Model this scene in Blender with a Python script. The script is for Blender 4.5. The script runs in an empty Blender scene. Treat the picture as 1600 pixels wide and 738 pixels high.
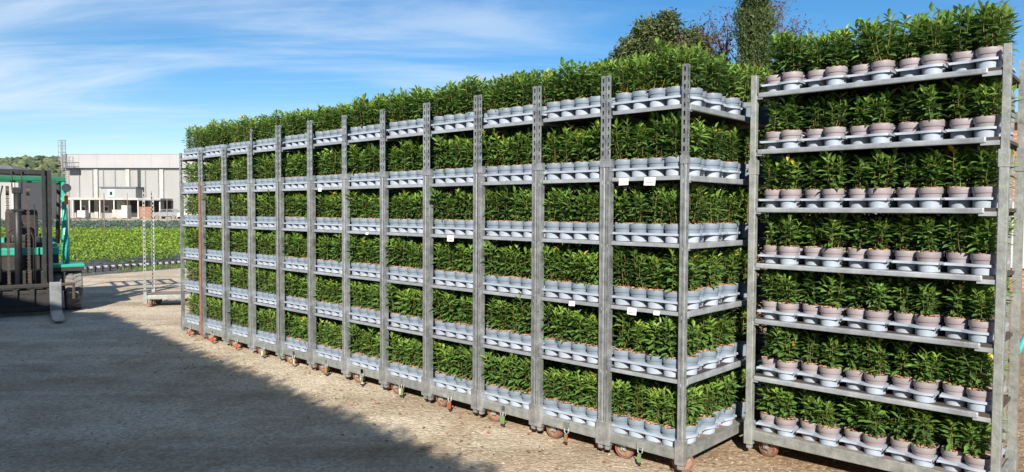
import bpy, bmesh, math, random
import numpy as np
from mathutils import Vector, Matrix

R = math.radians
random.seed(7)
rng = np.random.default_rng(7)
scene = bpy.context.scene
col = scene.collection

# ------------------------------------------------------------------ helpers
def tag(o, label=None, cat=None, group=None, kind=None):
    if label: o['label'] = label
    if cat: o['category'] = cat
    if group: o['group'] = group
    if kind: o['kind'] = kind
    return o

def empty(name, loc=(0, 0, 0), rz=0.0):
    o = bpy.data.objects.new(name, None)
    o.empty_display_size = 0.1
    col.objects.link(o)
    o.location = loc
    o.rotation_euler = (0, 0, rz)
    return o

def link(name, mesh, parent=None, loc=None, rz=None):
    o = bpy.data.objects.new(name, mesh)
    col.objects.link(o)
    if parent is not None: o.parent = parent
    if loc is not None: o.location = loc
    if rz is not None: o.rotation_euler = (0, 0, rz)
    return o

def copy_tree(o, parent=None):
    c = o.copy(); col.objects.link(c)
    if parent is not None: c.parent = parent
    for ch in list(o.children): copy_tree(ch, c)
    return c

class MB:
    """collects shapes into one mesh"""
    def __init__(self):
        self.v = []; self.f = []; self.m = []; self.s = []
    def add(self, vs, fs, mi=0, smooth=False, M=None):
        b = len(self.v)
        if M is not None: vs = [M @ Vector(p) for p in vs]
        self.v += [tuple(p) for p in vs]
        self.f += [tuple(i + b for i in f) for f in fs]
        self.m += [mi] * len(fs); self.s += [smooth] * len(fs)
    def box(self, a, b, mi=0, M=None, bev=0.0):
        x0, y0, z0 = a; x1, y1, z1 = b
        if bev > 0:
            bm = bmesh.new()
            bmesh.ops.create_cube(bm, size=1.0)
            for v in bm.verts:
                v.co = Vector(((x0 + x1) / 2 + v.co.x * (x1 - x0), (y0 + y1) / 2 + v.co.y * (y1 - y0), (z0 + z1) / 2 + v.co.z * (z1 - z0)))
            bmesh.ops.bevel(bm, geom=bm.edges[:], offset=bev, segments=2, affect='EDGES', profile=0.6)
            bm.verts.index_update()
            self.add([v.co.copy() for v in bm.verts], [[v.index for v in f.verts] for f in bm.faces], mi, False, M)
            bm.free(); return
        vs = [(x0,y0,z0),(x1,y0,z0),(x1,y1,z0),(x0,y1,z0),(x0,y0,z1),(x1,y0,z1),(x1,y1,z1),(x0,y1,z1)]
        fs = [(0,3,2,1),(4,5,6,7),(0,1,5,4),(1,2,6,5),(2,3,7,6),(3,0,4,7)]
        self.add(vs, fs, mi, False, M)
    def lathe(self, prof, n=24, mi=0, M=None, smooth=True, cap0=True, cap1=True):
        def ring(r, z): return [(r * math.cos(2*math.pi*i/n), r * math.sin(2*math.pi*i/n), z) for i in range(n)]
        vs = []; fs = []; rings = []
        vs += ring(*prof[0]); last = 0
        for k in range(len(prof) - 1):
            if k > 0:   # start a fresh ring where the outline turns sharply, so the shading does not smear over the corner
                a0 = math.atan2(prof[k][1] - prof[k-1][1], prof[k][0] - prof[k-1][0]); a1 = math.atan2(prof[k+1][1] - prof[k][1], prof[k+1][0] - prof[k][0])
                dd = abs((a1 - a0 + math.pi) % (2*math.pi) - math.pi)
                if dd > 0.5: last = len(vs); vs += ring(*prof[k])
            nxt = len(vs); vs += ring(*prof[k+1])
            for i in range(n):
                j = (i + 1) % n
                fs.append((last+i, last+j, nxt+j, nxt+i))
            last = nxt
        self.add(vs, fs, mi, smooth, M)
        if cap0: self.add(ring(*prof[0])[::-1], [tuple(range(n))], mi, False, M)
        if cap1: self.add(ring(*prof[-1]), [tuple(range(n))], mi, False, M)
    def tube(self, pts, rad, n=8, mi=0, M=None, caps=True):
        pts = [Vector(p) for p in pts]
        rad = rad if isinstance(rad, (list, tuple)) else [rad] * len(pts)
        vs = []; fs = []
        for k, p in enumerate(pts):
            d = (pts[min(k+1, len(pts)-1)] - pts[max(k-1, 0)])
            if d.length < 1e-9: d = Vector((0, 0, 1))
            d.normalize()
            up = Vector((0, 0, 1)) if abs(d.z) < 0.9 else Vector((1, 0, 0))
            a = d.cross(up).normalized(); b = d.cross(a).normalized()
            for i in range(n):
                t = 2 * math.pi * i / n
                vs.append(p + (a * math.cos(t) + b * math.sin(t)) * rad[k])
        for k in range(len(pts) - 1):
            for i in range(n):
                j = (i + 1) % n
                fs.append((k*n+i, (k+1)*n+i, (k+1)*n+j, k*n+j))
        if caps:
            fs.append(tuple(range(n))); fs.append(tuple(range((len(pts)-1)*n, len(pts)*n))[::-1])
        self.add(vs, fs, mi, True, M)
    def prism(self, poly, z0, z1, mi=0, M=None):
        n = len(poly)
        vs = [(x, y, z0) for x, y in poly] + [(x, y, z1) for x, y in poly]
        fs = [tuple(range(n))[::-1], tuple(range(n, 2*n))] + [(i, (i+1) % n, n+(i+1) % n, n+i) for i in range(n)]
        self.add(vs, fs, mi, False, M)
    def mesh(self, name, mats):
        me = bpy.data.meshes.new(name)
        me.from_pydata(self.v, [], self.f)
        for m in (mats if isinstance(mats, (list, tuple)) else [mats]): me.materials.append(m)
        me.polygons.foreach_set('material_index', self.m)
        me.polygons.foreach_set('use_smooth', self.s)
        me.update()
        return me
    def build(self, name, mats, parent=None, loc=None, rz=None):
        return link(name, self.mesh(name, mats), parent, loc, rz)

def np_mesh(name, V, F, mats, mi=None, tone=None, smooth=False):
    """V (n,3), F (m,k) array of equal-length faces (triangles or quads)"""
    me = bpy.data.meshes.new(name)
    m, k = F.shape
    me.vertices.add(len(V)); me.vertices.foreach_set('co', np.ascontiguousarray(V, np.float32).ravel())
    me.loops.add(m * k); me.loops.foreach_set('vertex_index', np.ascontiguousarray(F, np.int32).ravel())
    me.polygons.add(m); me.polygons.foreach_set('loop_start', np.arange(0, m * k, k, dtype=np.int32))
    for q in mats: me.materials.append(q)
    if mi is not None: me.polygons.foreach_set('material_index', np.ascontiguousarray(mi, np.int32))
    me.polygons.foreach_set('use_smooth', np.full(m, smooth, dtype=bool))
    me.update(calc_edges=True)
    if tone is not None:
        a = me.attributes.new('tone', 'FLOAT', 'POINT'); a.data.foreach_set('value', np.ascontiguousarray(tone, np.float32))
    return me

def rot_to(d):
    d = Vector(d).normalized()
    return d.to_track_quat('Z', 'Y').to_matrix().to_4x4()

# ------------------------------------------------------------------ materials
def mat(name, base=(0.5, 0.5, 0.5), rough=0.6, metal=0.0, var=0.0, scale=8.0, base2=None, bump=0.0, bscale=40.0, spec=0.5, emit=None, stretch=None, objrand=0.0, dirt=None):
    m = bpy.data.materials.new(name); m.use_nodes = True
    nt = m.node_tree; b = nt.nodes['Principled BSDF']
    b.inputs['Roughness'].default_value = rough
    b.inputs['Metallic'].default_value = metal
    b.inputs['Specular IOR Level'].default_value = spec
    tc = nt.nodes.new('ShaderNodeTexCoord')
    mp = nt.nodes.new('ShaderNodeMapping'); nt.links.new(tc.outputs['Object'], mp.inputs['Vector'])
    if stretch: mp.inputs['Scale'].default_value = stretch
    c2 = base2 if base2 else tuple(max(0, x * (1 - var)) for x in base)
    n = nt.nodes.new('ShaderNodeTexNoise'); n.inputs['Scale'].default_value = scale; n.inputs['Detail'].default_value = 6; n.inputs['Roughness'].default_value = 0.65
    nt.links.new(mp.outputs[0], n.inputs['Vector'])
    rp = nt.nodes.new('ShaderNodeValToRGB')
    rp.color_ramp.elements[0].position = 0.36; rp.color_ramp.elements[0].color = (*c2, 1)
    rp.color_ramp.elements[1].position = 0.66; rp.color_ramp.elements[1].color = (*base, 1)
    if dirt:
        d_ = rp.color_ramp.elements.new(0.27); d_.color = (*dirt, 1)
    nt.links.new(n.outputs['Fac'], rp.inputs['Fac'])
    out = rp.outputs['Color']
    if objrand > 0:
        oi = nt.nodes.new('ShaderNodeObjectInfo')
        mr = nt.nodes.new('ShaderNodeMapRange'); mr.inputs['To Min'].default_value = 1 - objrand; mr.inputs['To Max'].default_value = 1 + objrand
        nt.links.new(oi.outputs['Random'], mr.inputs['Value'])
        hs = nt.nodes.new('ShaderNodeHueSaturation'); nt.links.new(mr.outputs[0], hs.inputs['Value']); nt.links.new(out, hs.inputs['Color'])
        out = hs.outputs['Color']
    nt.links.new(out, b.inputs['Base Color'])
    if bump > 0:
        n2 = nt.nodes.new('ShaderNodeTexNoise'); n2.inputs['Scale'].default_value = bscale; n2.inputs['Detail'].default_value = 5
        nt.links.new(mp.outputs[0], n2.inputs['Vector'])
        bp = nt.nodes.new('ShaderNodeBump'); bp.inputs['Strength'].default_value = bump; bp.inputs['Distance'].default_value = 0.02
        nt.links.new(n2.outputs['Fac'], bp.inputs['Height']); nt.links.new(bp.outputs[0], b.inputs['Normal'])
    if emit:
        b.inputs['Emission Color'].default_value = (*emit[:3], 1); b.inputs['Emission Strength'].default_value = emit[3]
    return m

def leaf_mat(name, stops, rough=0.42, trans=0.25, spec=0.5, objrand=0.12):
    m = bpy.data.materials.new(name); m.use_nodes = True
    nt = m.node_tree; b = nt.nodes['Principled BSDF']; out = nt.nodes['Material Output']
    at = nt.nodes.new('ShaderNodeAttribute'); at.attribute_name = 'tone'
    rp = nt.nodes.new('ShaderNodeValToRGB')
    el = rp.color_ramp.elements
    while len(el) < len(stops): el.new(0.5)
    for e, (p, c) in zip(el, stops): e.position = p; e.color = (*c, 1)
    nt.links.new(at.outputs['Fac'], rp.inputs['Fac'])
    oi = nt.nodes.new('ShaderNodeObjectInfo')
    mr = nt.nodes.new('ShaderNodeMapRange'); mr.inputs['To Min'].default_value = 1 - objrand; mr.inputs['To Max'].default_value = 1 + objrand
    nt.links.new(oi.outputs['Random'], mr.inputs['Value'])
    hs = nt.nodes.new('ShaderNodeHueSaturation'); nt.links.new(mr.outputs[0], hs.inputs['Value']); nt.links.new(rp.outputs['Color'], hs.inputs['Color'])
    nt.links.new(hs.outputs['Color'], b.inputs['Base Color'])
    b.inputs['Roughness'].default_value = rough; b.inputs['Specular IOR Level'].default_value = spec
    tr = nt.nodes.new('ShaderNodeBsdfTranslucent'); nt.links.new(hs.outputs['Color'], tr.inputs['Color'])
    mx = nt.nodes.new('ShaderNodeMixShader'); mx.inputs['Fac'].default_value = trans
    nt.links.new(b.outputs[0], mx.inputs[1]); nt.links.new(tr.outputs[0], mx.inputs[2]); nt.links.new(mx.outputs[0], out.inputs['Surface'])
    return m

M = {}
M['galv'] = mat('galvanised_steel', (0.52, 0.545, 0.57), 0.36, 0.65, base2=(0.25, 0.265, 0.28), scale=13, dirt=(0.22, 0.17, 0.14), bump=0.08, bscale=60, objrand=0.14)
M['galv_dull'] = mat('weathered_galvanised_steel', (0.35, 0.37, 0.365), 0.55, 0.4, base2=(0.20, 0.215, 0.21), scale=15, dirt=(0.17, 0.11, 0.08), bump=0.12, bscale=70, objrand=0.12)
M['shelf'] = mat('shelf_sheet_steel', (0.48, 0.52, 0.57), 0.42, 0.45, base2=(0.30, 0.33, 0.37), scale=9, objrand=0.12, dirt=(0.20, 0.12, 0.08))
M['ply'] = mat('brown_plywood', (0.26, 0.19, 0.16), 0.75, base2=(0.17, 0.125, 0.105), scale=6, stretch=(1, 6, 1))
M['shelf_deck'] = mat('shade_darkened_shelf_plywood', (0.07, 0.055, 0.045), 0.8, base2=(0.045, 0.036, 0.03), scale=5)  # plywood colour darkened to imitate the unlit shelf undersides
M['rust'] = mat('rusty_steel', (0.19, 0.075, 0.042), 0.9, 0.0, base2=(0.24, 0.15, 0.11), scale=11, bump=0.2)
M['pot'] = mat('blue_grey_pot_plastic', (0.18, 0.23, 0.30), 0.5, base2=(0.15, 0.19, 0.245), scale=7, dirt=(0.16, 0.12, 0.09), objrand=0.07)
M['pot_lilac'] = mat('lilac_pot_plastic', (0.27, 0.24, 0.265), 0.55, base2=(0.225, 0.20, 0.22), scale=7, dirt=(0.19, 0.13, 0.09), objrand=0.08)
M['tray'] = mat('pale_tray_plastic', (0.36, 0.41, 0.50), 0.45, base2=(0.29, 0.34, 0.42), scale=7, dirt=(0.24, 0.22, 0.20), objrand=0.05)
M['mulch'] = mat('bark_mulch', (0.34, 0.19, 0.10), 0.95, base2=(0.10, 0.055, 0.03), scale=90, bump=0.6, bscale=120)
M['chip'] = mat('bark_chips', (0.50, 0.32, 0.20), 0.9, base2=(0.28, 0.14, 0.07), scale=60)
M['stem'] = mat('reddish_stem', (0.22, 0.13, 0.06), 0.7, base2=(0.13, 0.11, 0.03), scale=30)
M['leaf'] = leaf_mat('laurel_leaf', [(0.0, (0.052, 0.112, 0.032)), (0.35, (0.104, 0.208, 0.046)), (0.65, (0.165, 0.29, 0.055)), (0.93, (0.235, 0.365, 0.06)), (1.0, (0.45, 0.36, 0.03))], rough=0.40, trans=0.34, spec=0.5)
M['tyre'] = mat('rubber_tyre', (0.13, 0.125, 0.125), 0.85, base2=(0.19, 0.18, 0.175), scale=9, bump=0.2)
M['wheel_red'] = mat('red_brown_wheel_plastic', (0.22, 0.085, 0.055), 0.75, base2=(0.16, 0.08, 0.058), scale=20, bump=0.1)
M['wheel_tan'] = mat('dirty_wheel_disc', (0.29, 0.20, 0.14), 0.85, base2=(0.19, 0.11, 0.075), scale=25, bump=0.2)
M['tag_red'] = mat('red_tag_plastic', (0.55, 0.06, 0.03), 0.5, var=0.3)
M['tag_green'] = mat('green_tag_plastic', (0.15, 0.26, 0.12), 0.5, var=0.3)
M['tag_cream'] = mat('cream_tag_plastic', (0.62, 0.54, 0.38), 0.6, var=0.3)
M['tag_white'] = mat('white_tag_plastic', (0.72, 0.72, 0.70), 0.6, var=0.2)
M['paper'] = mat('white_paper', (0.80, 0.80, 0.78), 0.8, var=0.06)
M['ink'] = mat('grey_ink', (0.25, 0.25, 0.27), 0.8, var=0.2)
M['black'] = mat('black_painted_steel', (0.016, 0.016, 0.018), 0.6, 0.0, base2=(0.03, 0.027, 0.026), scale=12, bump=0.1)
M['mast'] = mat('worn_grey_mast_steel', (0.03, 0.03, 0.033), 0.5, 0.1, base2=(0.016, 0.0155, 0.016), scale=10, bump=0.1)
M['fork'] = mat('worn_fork_steel', (0.34, 0.36, 0.38), 0.5, 0.5, base2=(0.20, 0.21, 0.22), scale=10)
M['green'] = mat('turquoise_green_paint', (0.03, 0.36, 0.26), 0.38, base2=(0.025, 0.29, 0.21), scale=4)
M['dgreen'] = mat('dark_green_paint', (0.015, 0.16, 0.085), 0.4, base2=(0.012, 0.11, 0.06), scale=5)
M['orange'] = mat('orange_lens', (0.85, 0.16, 0.02), 0.3, var=0.2)
M['lamp'] = mat('dark_lamp_glass', (0.05, 0.055, 0.075), 0.2, var=0.3)
M['chain'] = mat('oily_chain_steel', (0.16, 0.12, 0.10), 0.5, 0.6, base2=(0.06, 0.05, 0.045), scale=60)
M['white_panel'] = mat('white_wall_panel', (0.295, 0.297, 0.303), 0.7, base2=(0.25, 0.254, 0.26), scale=0.35, stretch=(1, 1, 0.25))
M['parapet'] = mat('grey_parapet_sheet', (0.32, 0.32, 0.335), 0.6, base2=(0.285, 0.285, 0.30), scale=0.3)
M['concrete'] = mat('pale_concrete', (0.42, 0.415, 0.40), 0.85, base2=(0.31, 0.305, 0.29), scale=1.2)
M['dark'] = mat('dark_recess', (0.05, 0.05, 0.052), 0.8, var=0.4)
M['glass'] = mat('dark_window_glass', (0.06, 0.075, 0.08), 0.12, var=0.3, scale=2)
M['white'] = mat('white_paint', (0.50, 0.50, 0.49), 0.6, var=0.1)
M['sign_teal'] = mat('pale_turquoise_sign', (0.45, 0.74, 0.72), 0.5, var=0.05)
M['brick'] = None
M['terracotta'] = mat('terracotta_tile', (0.30, 0.15, 0.09), 0.85, base2=(0.2, 0.1, 0.065), scale=3)
M['roof'] = mat('grey_slate_roof', (0.13, 0.14, 0.165), 0.7, var=0.3, scale=1.5)
M['plaster'] = mat('ochre_plaster', (0.46, 0.38, 0.28), 0.9, base2=(0.38, 0.31, 0.23), scale=1.5)
M['hose'] = mat('turquoise_plastic', (0.05, 0.42, 0.42), 0.4, var=0.2)
M['bark'] = mat('tree_bark', (0.11, 0.075, 0.055), 0.9, base2=(0.06, 0.04, 0.03), scale=12, bump=0.5)
M['twig'] = mat('purple_brown_twig', (0.13, 0.075, 0.075), 0.85, base2=(0.085, 0.05, 0.05), scale=8)
M['cloth'] = mat('black_ground_cloth', (0.05, 0.052, 0.06), 0.7, base2=(0.11, 0.11, 0.12), scale=3, bump=0.3, bscale=8)
M['car'] = mat('grey_car_paint', (0.30, 0.32, 0.33), 0.3, 0.3, var=0.1)
M['wood'] = mat('grey_wood', (0.24, 0.20, 0.16), 0.85, base2=(0.15, 0.12, 0.10), scale=9)
M['pebble'] = mat('pale_pebble', (0.50, 0.45, 0.38), 0.9, base2=(0.28, 0.24, 0.2), scale=9)
M['dryleaf'] = mat('dry_leaf', (0.30, 0.11, 0.05), 0.85, base2=(0.16, 0.075, 0.035), scale=20)

def brick_mat():
    m = bpy.data.materials.new('orange_brick'); m.use_nodes = True
    nt = m.node_tree; b = nt.nodes['Principled BSDF']; b.inputs['Roughness'].default_value = 0.9
    tc = nt.nodes.new('ShaderNodeTexCoord'); mp = nt.nodes.new('ShaderNodeMapping'); mp.inputs['Rotation'].default_value = (R(90), 0, 0)
    br = nt.nodes.new('ShaderNodeTexBrick'); br.inputs['Scale'].default_value = 3.0
    br.inputs['Color1'].default_value = (0.42, 0.16, 0.07, 1); br.inputs['Color2'].default_value = (0.32, 0.12, 0.06, 1); br.inputs['Mortar'].default_value = (0.42, 0.38, 0.33, 1)
    nt.links.new(tc.outputs['Object'], mp.inputs[0]); nt.links.new(mp.outputs[0], br.inputs['Vector']); nt.links.new(br.outputs['Color'], b.inputs['Base Color'])
    return m
M['brick'] = brick_mat()

def ground_mat():
    m = bpy.data.materials.new('gravel_yard'); m.use_nodes = True
    nt = m.node_tree; L = nt.links; N = nt.nodes
    b = N['Principled BSDF']; b.inputs['Roughness'].default_value = 0.95; b.inputs['Specular IOR Level'].default_value = 0.2
    tc = N.new('ShaderNodeTexCoord')
    def noise(s, d=6, r=0.6, vec=None):
        n = N.new('ShaderNodeTexNoise'); n.inputs['Scale'].default_value = s; n.inputs['Detail'].default_value = d; n.inputs['Roughness'].default_value = r
        L.new(vec if vec is not None else tc.outputs['Object'], n.inputs['Vector']); return n.outputs['Fac']
    def ramp(x, *st):
        r = N.new('ShaderNodeValToRGB'); e = r.color_ramp.elements
        while len(e) < len(st): e.new(0.5)
        for q, (p, c) in zip(e, st): q.position = p; q.color = (*c, 1)
        L.new(x, r.inputs['Fac']); return r.outputs['Color']
    def mix(f, a, c, mode='MIX'):
        x = N.new('ShaderNodeMix'); x.data_type = 'RGBA'; x.blend_type = mode
        if isinstance(f, float): x.inputs[0].default_value = f
        else: L.new(f, x.inputs[0])
        L.new(a, x.inputs[6]); L.new(c, x.inputs[7]); return x.outputs[2]
    fine = ramp(noise(38, 8, 0.75), (0.32, (0.31, 0.262, 0.20)), (0.5, (0.49, 0.43, 0.345)), (0.68, (0.60, 0.545, 0.455)))
    soil = ramp(noise(30, 8, 0.75), (0.33, (0.12, 0.075, 0.042)), (0.52, (0.30, 0.205, 0.125)), (0.7, (0.45, 0.335, 0.22)))
    # worn earth towards the loaded trolleys: position along the yard, broken up by noise
    sx = N.new('ShaderNodeSeparateXYZ'); L.new(tc.outputs['Object'], sx.inputs[0])
    ma = N.new('ShaderNodeMath'); ma.operation = 'MULTIPLY_ADD'; ma.inputs[1].default_value = 0.30; ma.inputs[2].default_value = 0.22
    L.new(sx.outputs['X'], ma.inputs[0])
    mb = N.new('ShaderNodeMath'); mb.operation = 'ADD'; L.new(ma.outputs[0], mb.inputs[0])
    mc = N.new('ShaderNodeMath'); mc.operation = 'MULTIPLY_ADD'; mc.inputs[1].default_value = 1.8; mc.inputs[2].default_value = -0.85
    L.new(noise(0.9, 5, 0.6), mc.inputs[0]); L.new(mc.outputs[0], mb.inputs[1])
    cl = N.new('ShaderNodeClamp'); L.new(mb.outputs[0], cl.inputs[0]); cl.inputs['Max'].default_value = 0.92
    c = mix(cl.outputs[0], fine, soil)
    damp = ramp(noise(1.6, 6, 0.7), (0.36, (0.66, 0.60, 0.53)), (0.55, (1, 1, 1)))
    c = mix(0.7, c, damp, 'MULTIPLY')
    # compacted wheel tracks along the yard and dark damp spots
    mpt = N.new('ShaderNodeMapping'); mpt.inputs['Rotation'].default_value = (0, 0, R(-48)); mpt.inputs['Scale'].default_value = (0.16, 1.5, 1); L.new(tc.outputs['Object'], mpt.inputs[0])
    trk = ramp(noise(1.0, 4, 0.55, mpt.outputs[0]), (0.40, (0.74, 0.70, 0.66)), (0.56, (1.06, 1.05, 1.03)))
    c = mix(0.8, c, trk, 'MULTIPLY')
    vo = N.new('ShaderNodeTexVoronoi'); vo.inputs['Scale'].default_value = 42; L.new(tc.outputs['Object'], vo.inputs['Vector'])
    stone = ramp(vo.outputs['Color'], (0.25, (0.78, 0.76, 0.74)), (0.75, (1.2, 1.18, 1.15)))
    c = mix(0.75, c, stone, 'MULTIPLY')
    L.new(c, b.inputs['Base Color'])
    bp = N.new('ShaderNodeBump'); bp.inputs['Strength'].default_value = 0.55; bp.inputs['Distance'].default_value = 0.015
    ad = N.new('ShaderNodeMath'); ad.operation = 'MULTIPLY_ADD'; ad.inputs[1].default_value = -0.8
    L.new(vo.outputs['Distance'], ad.inputs[0]); L.new(noise(25, 6, 0.7), ad.inputs[2])
    L.new(ad.outputs[0], bp.inputs['Height']); L.new(bp.outputs[0], b.inputs['Normal'])
    return m
M['ground'] = ground_mat()

# ------------------------------------------------------------------ camera
CF, PITCH, ROLL, CAMH = 1118.26, 0.0360, 0.0047, 1.5461
cd = bpy.data.cameras.new('camera'); cam = bpy.data.objects.new('camera', cd); col.objects.link(cam)
cd.sensor_width = 36; cd.lens = CF / 1600 * 36; cd.clip_start = 0.05; cd.clip_end = 6000
c_, s_ = math.cos(PITCH), math.sin(PITCH); cr, sr = math.cos(ROLL), math.sin(ROLL)
r0 = Vector((1, 0, 0)); u0 = Vector((0, s_, c_)); f0 = Vector((0, c_, -s_))
rr = r0 * cr + u0 * sr; uu = -r0 * sr + u0 * cr
mw = Matrix((( rr.x, uu.x, -f0.x, 0), (rr.y, uu.y, -f0.y, 0), (rr.z, uu.z, -f0.z, CAMH), (0, 0, 0, 1)))
cam.matrix_world = mw
scene.camera = cam

# ------------------------------------------------------------------ light and sky
SUN_EL, SDX = R(30), 0.05
sd = bpy.data.lights.new('sun', 'SUN'); sun = bpy.data.objects.new('sun', sd); col.objects.link(sun)
sd.energy = 5.0; sd.angle = R(0.53); sd.color = (1.0, 0.92, 0.78)
tr = Vector((SDX, 1, 0)).normalized() * math.cos(SUN_EL) + Vector((0, 0, -math.sin(SUN_EL)))
sun.rotation_euler = tr.to_track_quat('-Z', 'Y').to_euler()
sun.location = (0, -20, 20)
w = bpy.data.worlds.new('World'); scene.world = w; w.use_nodes = True
def build_world():
    nt = w.node_tree; L = nt.links; N = nt.nodes
    bg = N['Background']; bg.inputs['Strength'].default_value = 0.070
    sky = N.new('ShaderNodeTexSky'); sky.sky_type = 'NISHITA'; sky.sun_disc = False
    sky.sun_elevation = SUN_EL; sky.sun_rotation = math.atan2(-SDX, -1.0)
    sky.air_density = 1.0; sky.dust_density = 0.0; sky.ozone_density = 3.2; sky.altitude = 200
    tc = N.new('ShaderNodeTexCoord')
    sx = N.new('ShaderNodeSeparateXYZ'); L.new(tc.outputs['Generated'], sx.inputs[0])
    def m(op, a, b=None, c=None):
        x = N.new('ShaderNodeMath'); x.operation = op
        for i, v in enumerate((a, b, c)):
            if v is None: continue
            if isinstance(v, (int, float)): x.inputs[i].default_value = v
            else: L.new(v, x.inputs[i])
        return x.outputs[0]
    zc = m('MAXIMUM', sx.outputs['Z'], 0.0); zd = m('ADD', zc, 0.10)
    px = m('DIVIDE', sx.outputs['X'], zd); py = m('DIVIDE', sx.outputs['Y'], zd)
    cv = N.new('ShaderNodeCombineXYZ'); L.new(px, cv.inputs[0]); L.new(py, cv.inputs[1])
    def noise(scale, rot, st, d=8, r=0.6, dist=0.6, off=(0, 0, 0)):
        mp = N.new('ShaderNodeMapping'); mp.inputs['Rotation'].default_value = (0, 0, rot); mp.inputs['Scale'].default_value = st; mp.inputs['Location'].default_value = off
        L.new(cv.outputs[0], mp.inputs[0])
        n = N.new('ShaderNodeTexNoise'); n.inputs['Scale'].default_value = scale; n.inputs['Detail'].default_value = d; n.inputs['Roughness'].default_value = r; n.inputs['Distortion'].default_value = dist
        L.new(mp.outputs[0], n.inputs['Vector']); return n.outputs['Fac']
    def sm(x, a, b):
        r = N.new('ShaderNodeMapRange'); r.interpolation_type = 'SMOOTHSTEP'; r.inputs['From Min'].default_value = a; r.inputs['From Max'].default_value = b
        L.new(x, r.inputs['Value']); return r.outputs[0]
    wisps = sm(noise(0.75, R(12), (0.55, 1.5, 1), 9, 0.58, 0.9), 0.42, 0.74)
    veil = sm(noise(0.28, R(-8), (0.6, 1.2, 1), 5, 0.5, 0.4, (3.1, 1.7, 0)), 0.36, 0.66)
    # cloud thins out to the right of the view (a band of cirrus in the west)
    az = sm(px, 1.3, -1.0)
    f = m('MULTIPLY', m('ADD', m('MULTIPLY', wisps, 0.62), m('MULTIPLY', veil, 0.58)), m('MULTIPLY_ADD', az, 0.8, 0.2))
    streak = sm(noise(2.2, R(20), (0.30, 2.2, 1), 10, 0.62, 1.4, (5, 2, 0)), 0.42, 0.86)
    f = m('ADD', f, m('MULTIPLY', m('MULTIPLY', streak, 0.20), m('MULTIPLY_ADD', az, 0.85, 0.15)))
    f = m('MULTIPLY', m('MINIMUM', f, 0.8), m('MULTIPLY_ADD', sm(zc, 0.0, 0.10), 0.75, 0.25))
    hs = N.new('ShaderNodeHueSaturation'); hs.inputs['Saturation'].default_value = 1.32; L.new(sky.outputs[0], hs.inputs['Color'])
    mx = N.new('ShaderNodeMix'); mx.data_type = 'RGBA'; L.new(f, mx.inputs[0]); L.new(hs.outputs[0], mx.inputs[6]); mx.inputs[7].default_value = (6.4, 7.3, 8.4, 1)
    L.new(mx.outputs[2], bg.inputs['Color'])
build_world()
scene.view_settings.view_transform = 'Standard'; scene.view_settings.look = 'None'
scene.view_settings.exposure = 0.85; scene.view_settings.gamma = 1.0

# ------------------------------------------------------------------ ground, hills
g = MB(); S = 2500
g.add([(-S, -S, 0), (S, -S, 0), (S, S, 0), (-S, S, 0)], [(0, 1, 2, 3)])
tag(g.build('ground', M['ground']), kind='structure')

# ------------------------------------------------------------------ leaves
def leaf_arrays(P, D, L, Wd, roll, lod):
    """leaves at points P along unit directions D; returns V (n*k,3), F tris"""
    n = len(P)
    up = np.tile(np.array([0, 0, 1.0]), (n, 1))
    bad = np.abs(D[:, 2]) > 0.97; up[bad] = [1, 0, 0]
    side = np.cross(D, up); side /= np.linalg.norm(side, axis=1, keepdims=True)
    nor = np.cross(side, D)
    c, s = np.cos(roll)[:, None], np.sin(roll)[:, None]
    side, nor = side * c + nor * s, nor * c - side * s
    L = L[:, None]; Wd = Wd[:, None]
    if lod:   # base, left, mid, right, tip
        V = np.stack([P, P + D*L*.5 + side*Wd*.5 + nor*Wd*.12, P + D*L*.52 - nor*Wd*.10, P + D*L*.5 - side*Wd*.5 + nor*Wd*.12, P + D*L - nor*L*.16], 1)
        T = np.array([[0, 2, 1], [0, 3, 2], [1, 2, 4], [2, 3, 4]])
    else:
        V = np.stack([P,
            P + D*L*.30 + side*Wd*.42 + nor*Wd*.13, P + D*L*.30 - nor*Wd*.06, P + D*L*.30 - side*Wd*.42 + nor*Wd*.13,
            P + D*L*.66 + side*Wd*.45 + nor*(Wd*.13 - L*.04), P + D*L*.66 - nor*(Wd*.06 + L*.04), P + D*L*.66 - side*Wd*.45 + nor*(Wd*.13 - L*.04),
            P + D*L - nor*L*.18], 1)
        T = np.array([[0, 2, 1], [0, 3, 2], [1, 2, 5], [1, 5, 4], [2, 3, 6], [2, 6, 5], [4, 5, 7], [5, 6, 7]])
    k = V.shape[1]
    F = (T[None] + (np.arange(n) * k)[:, None, None]).reshape(-1, 3)
    return V.reshape(-1, 3), F, k

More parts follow.
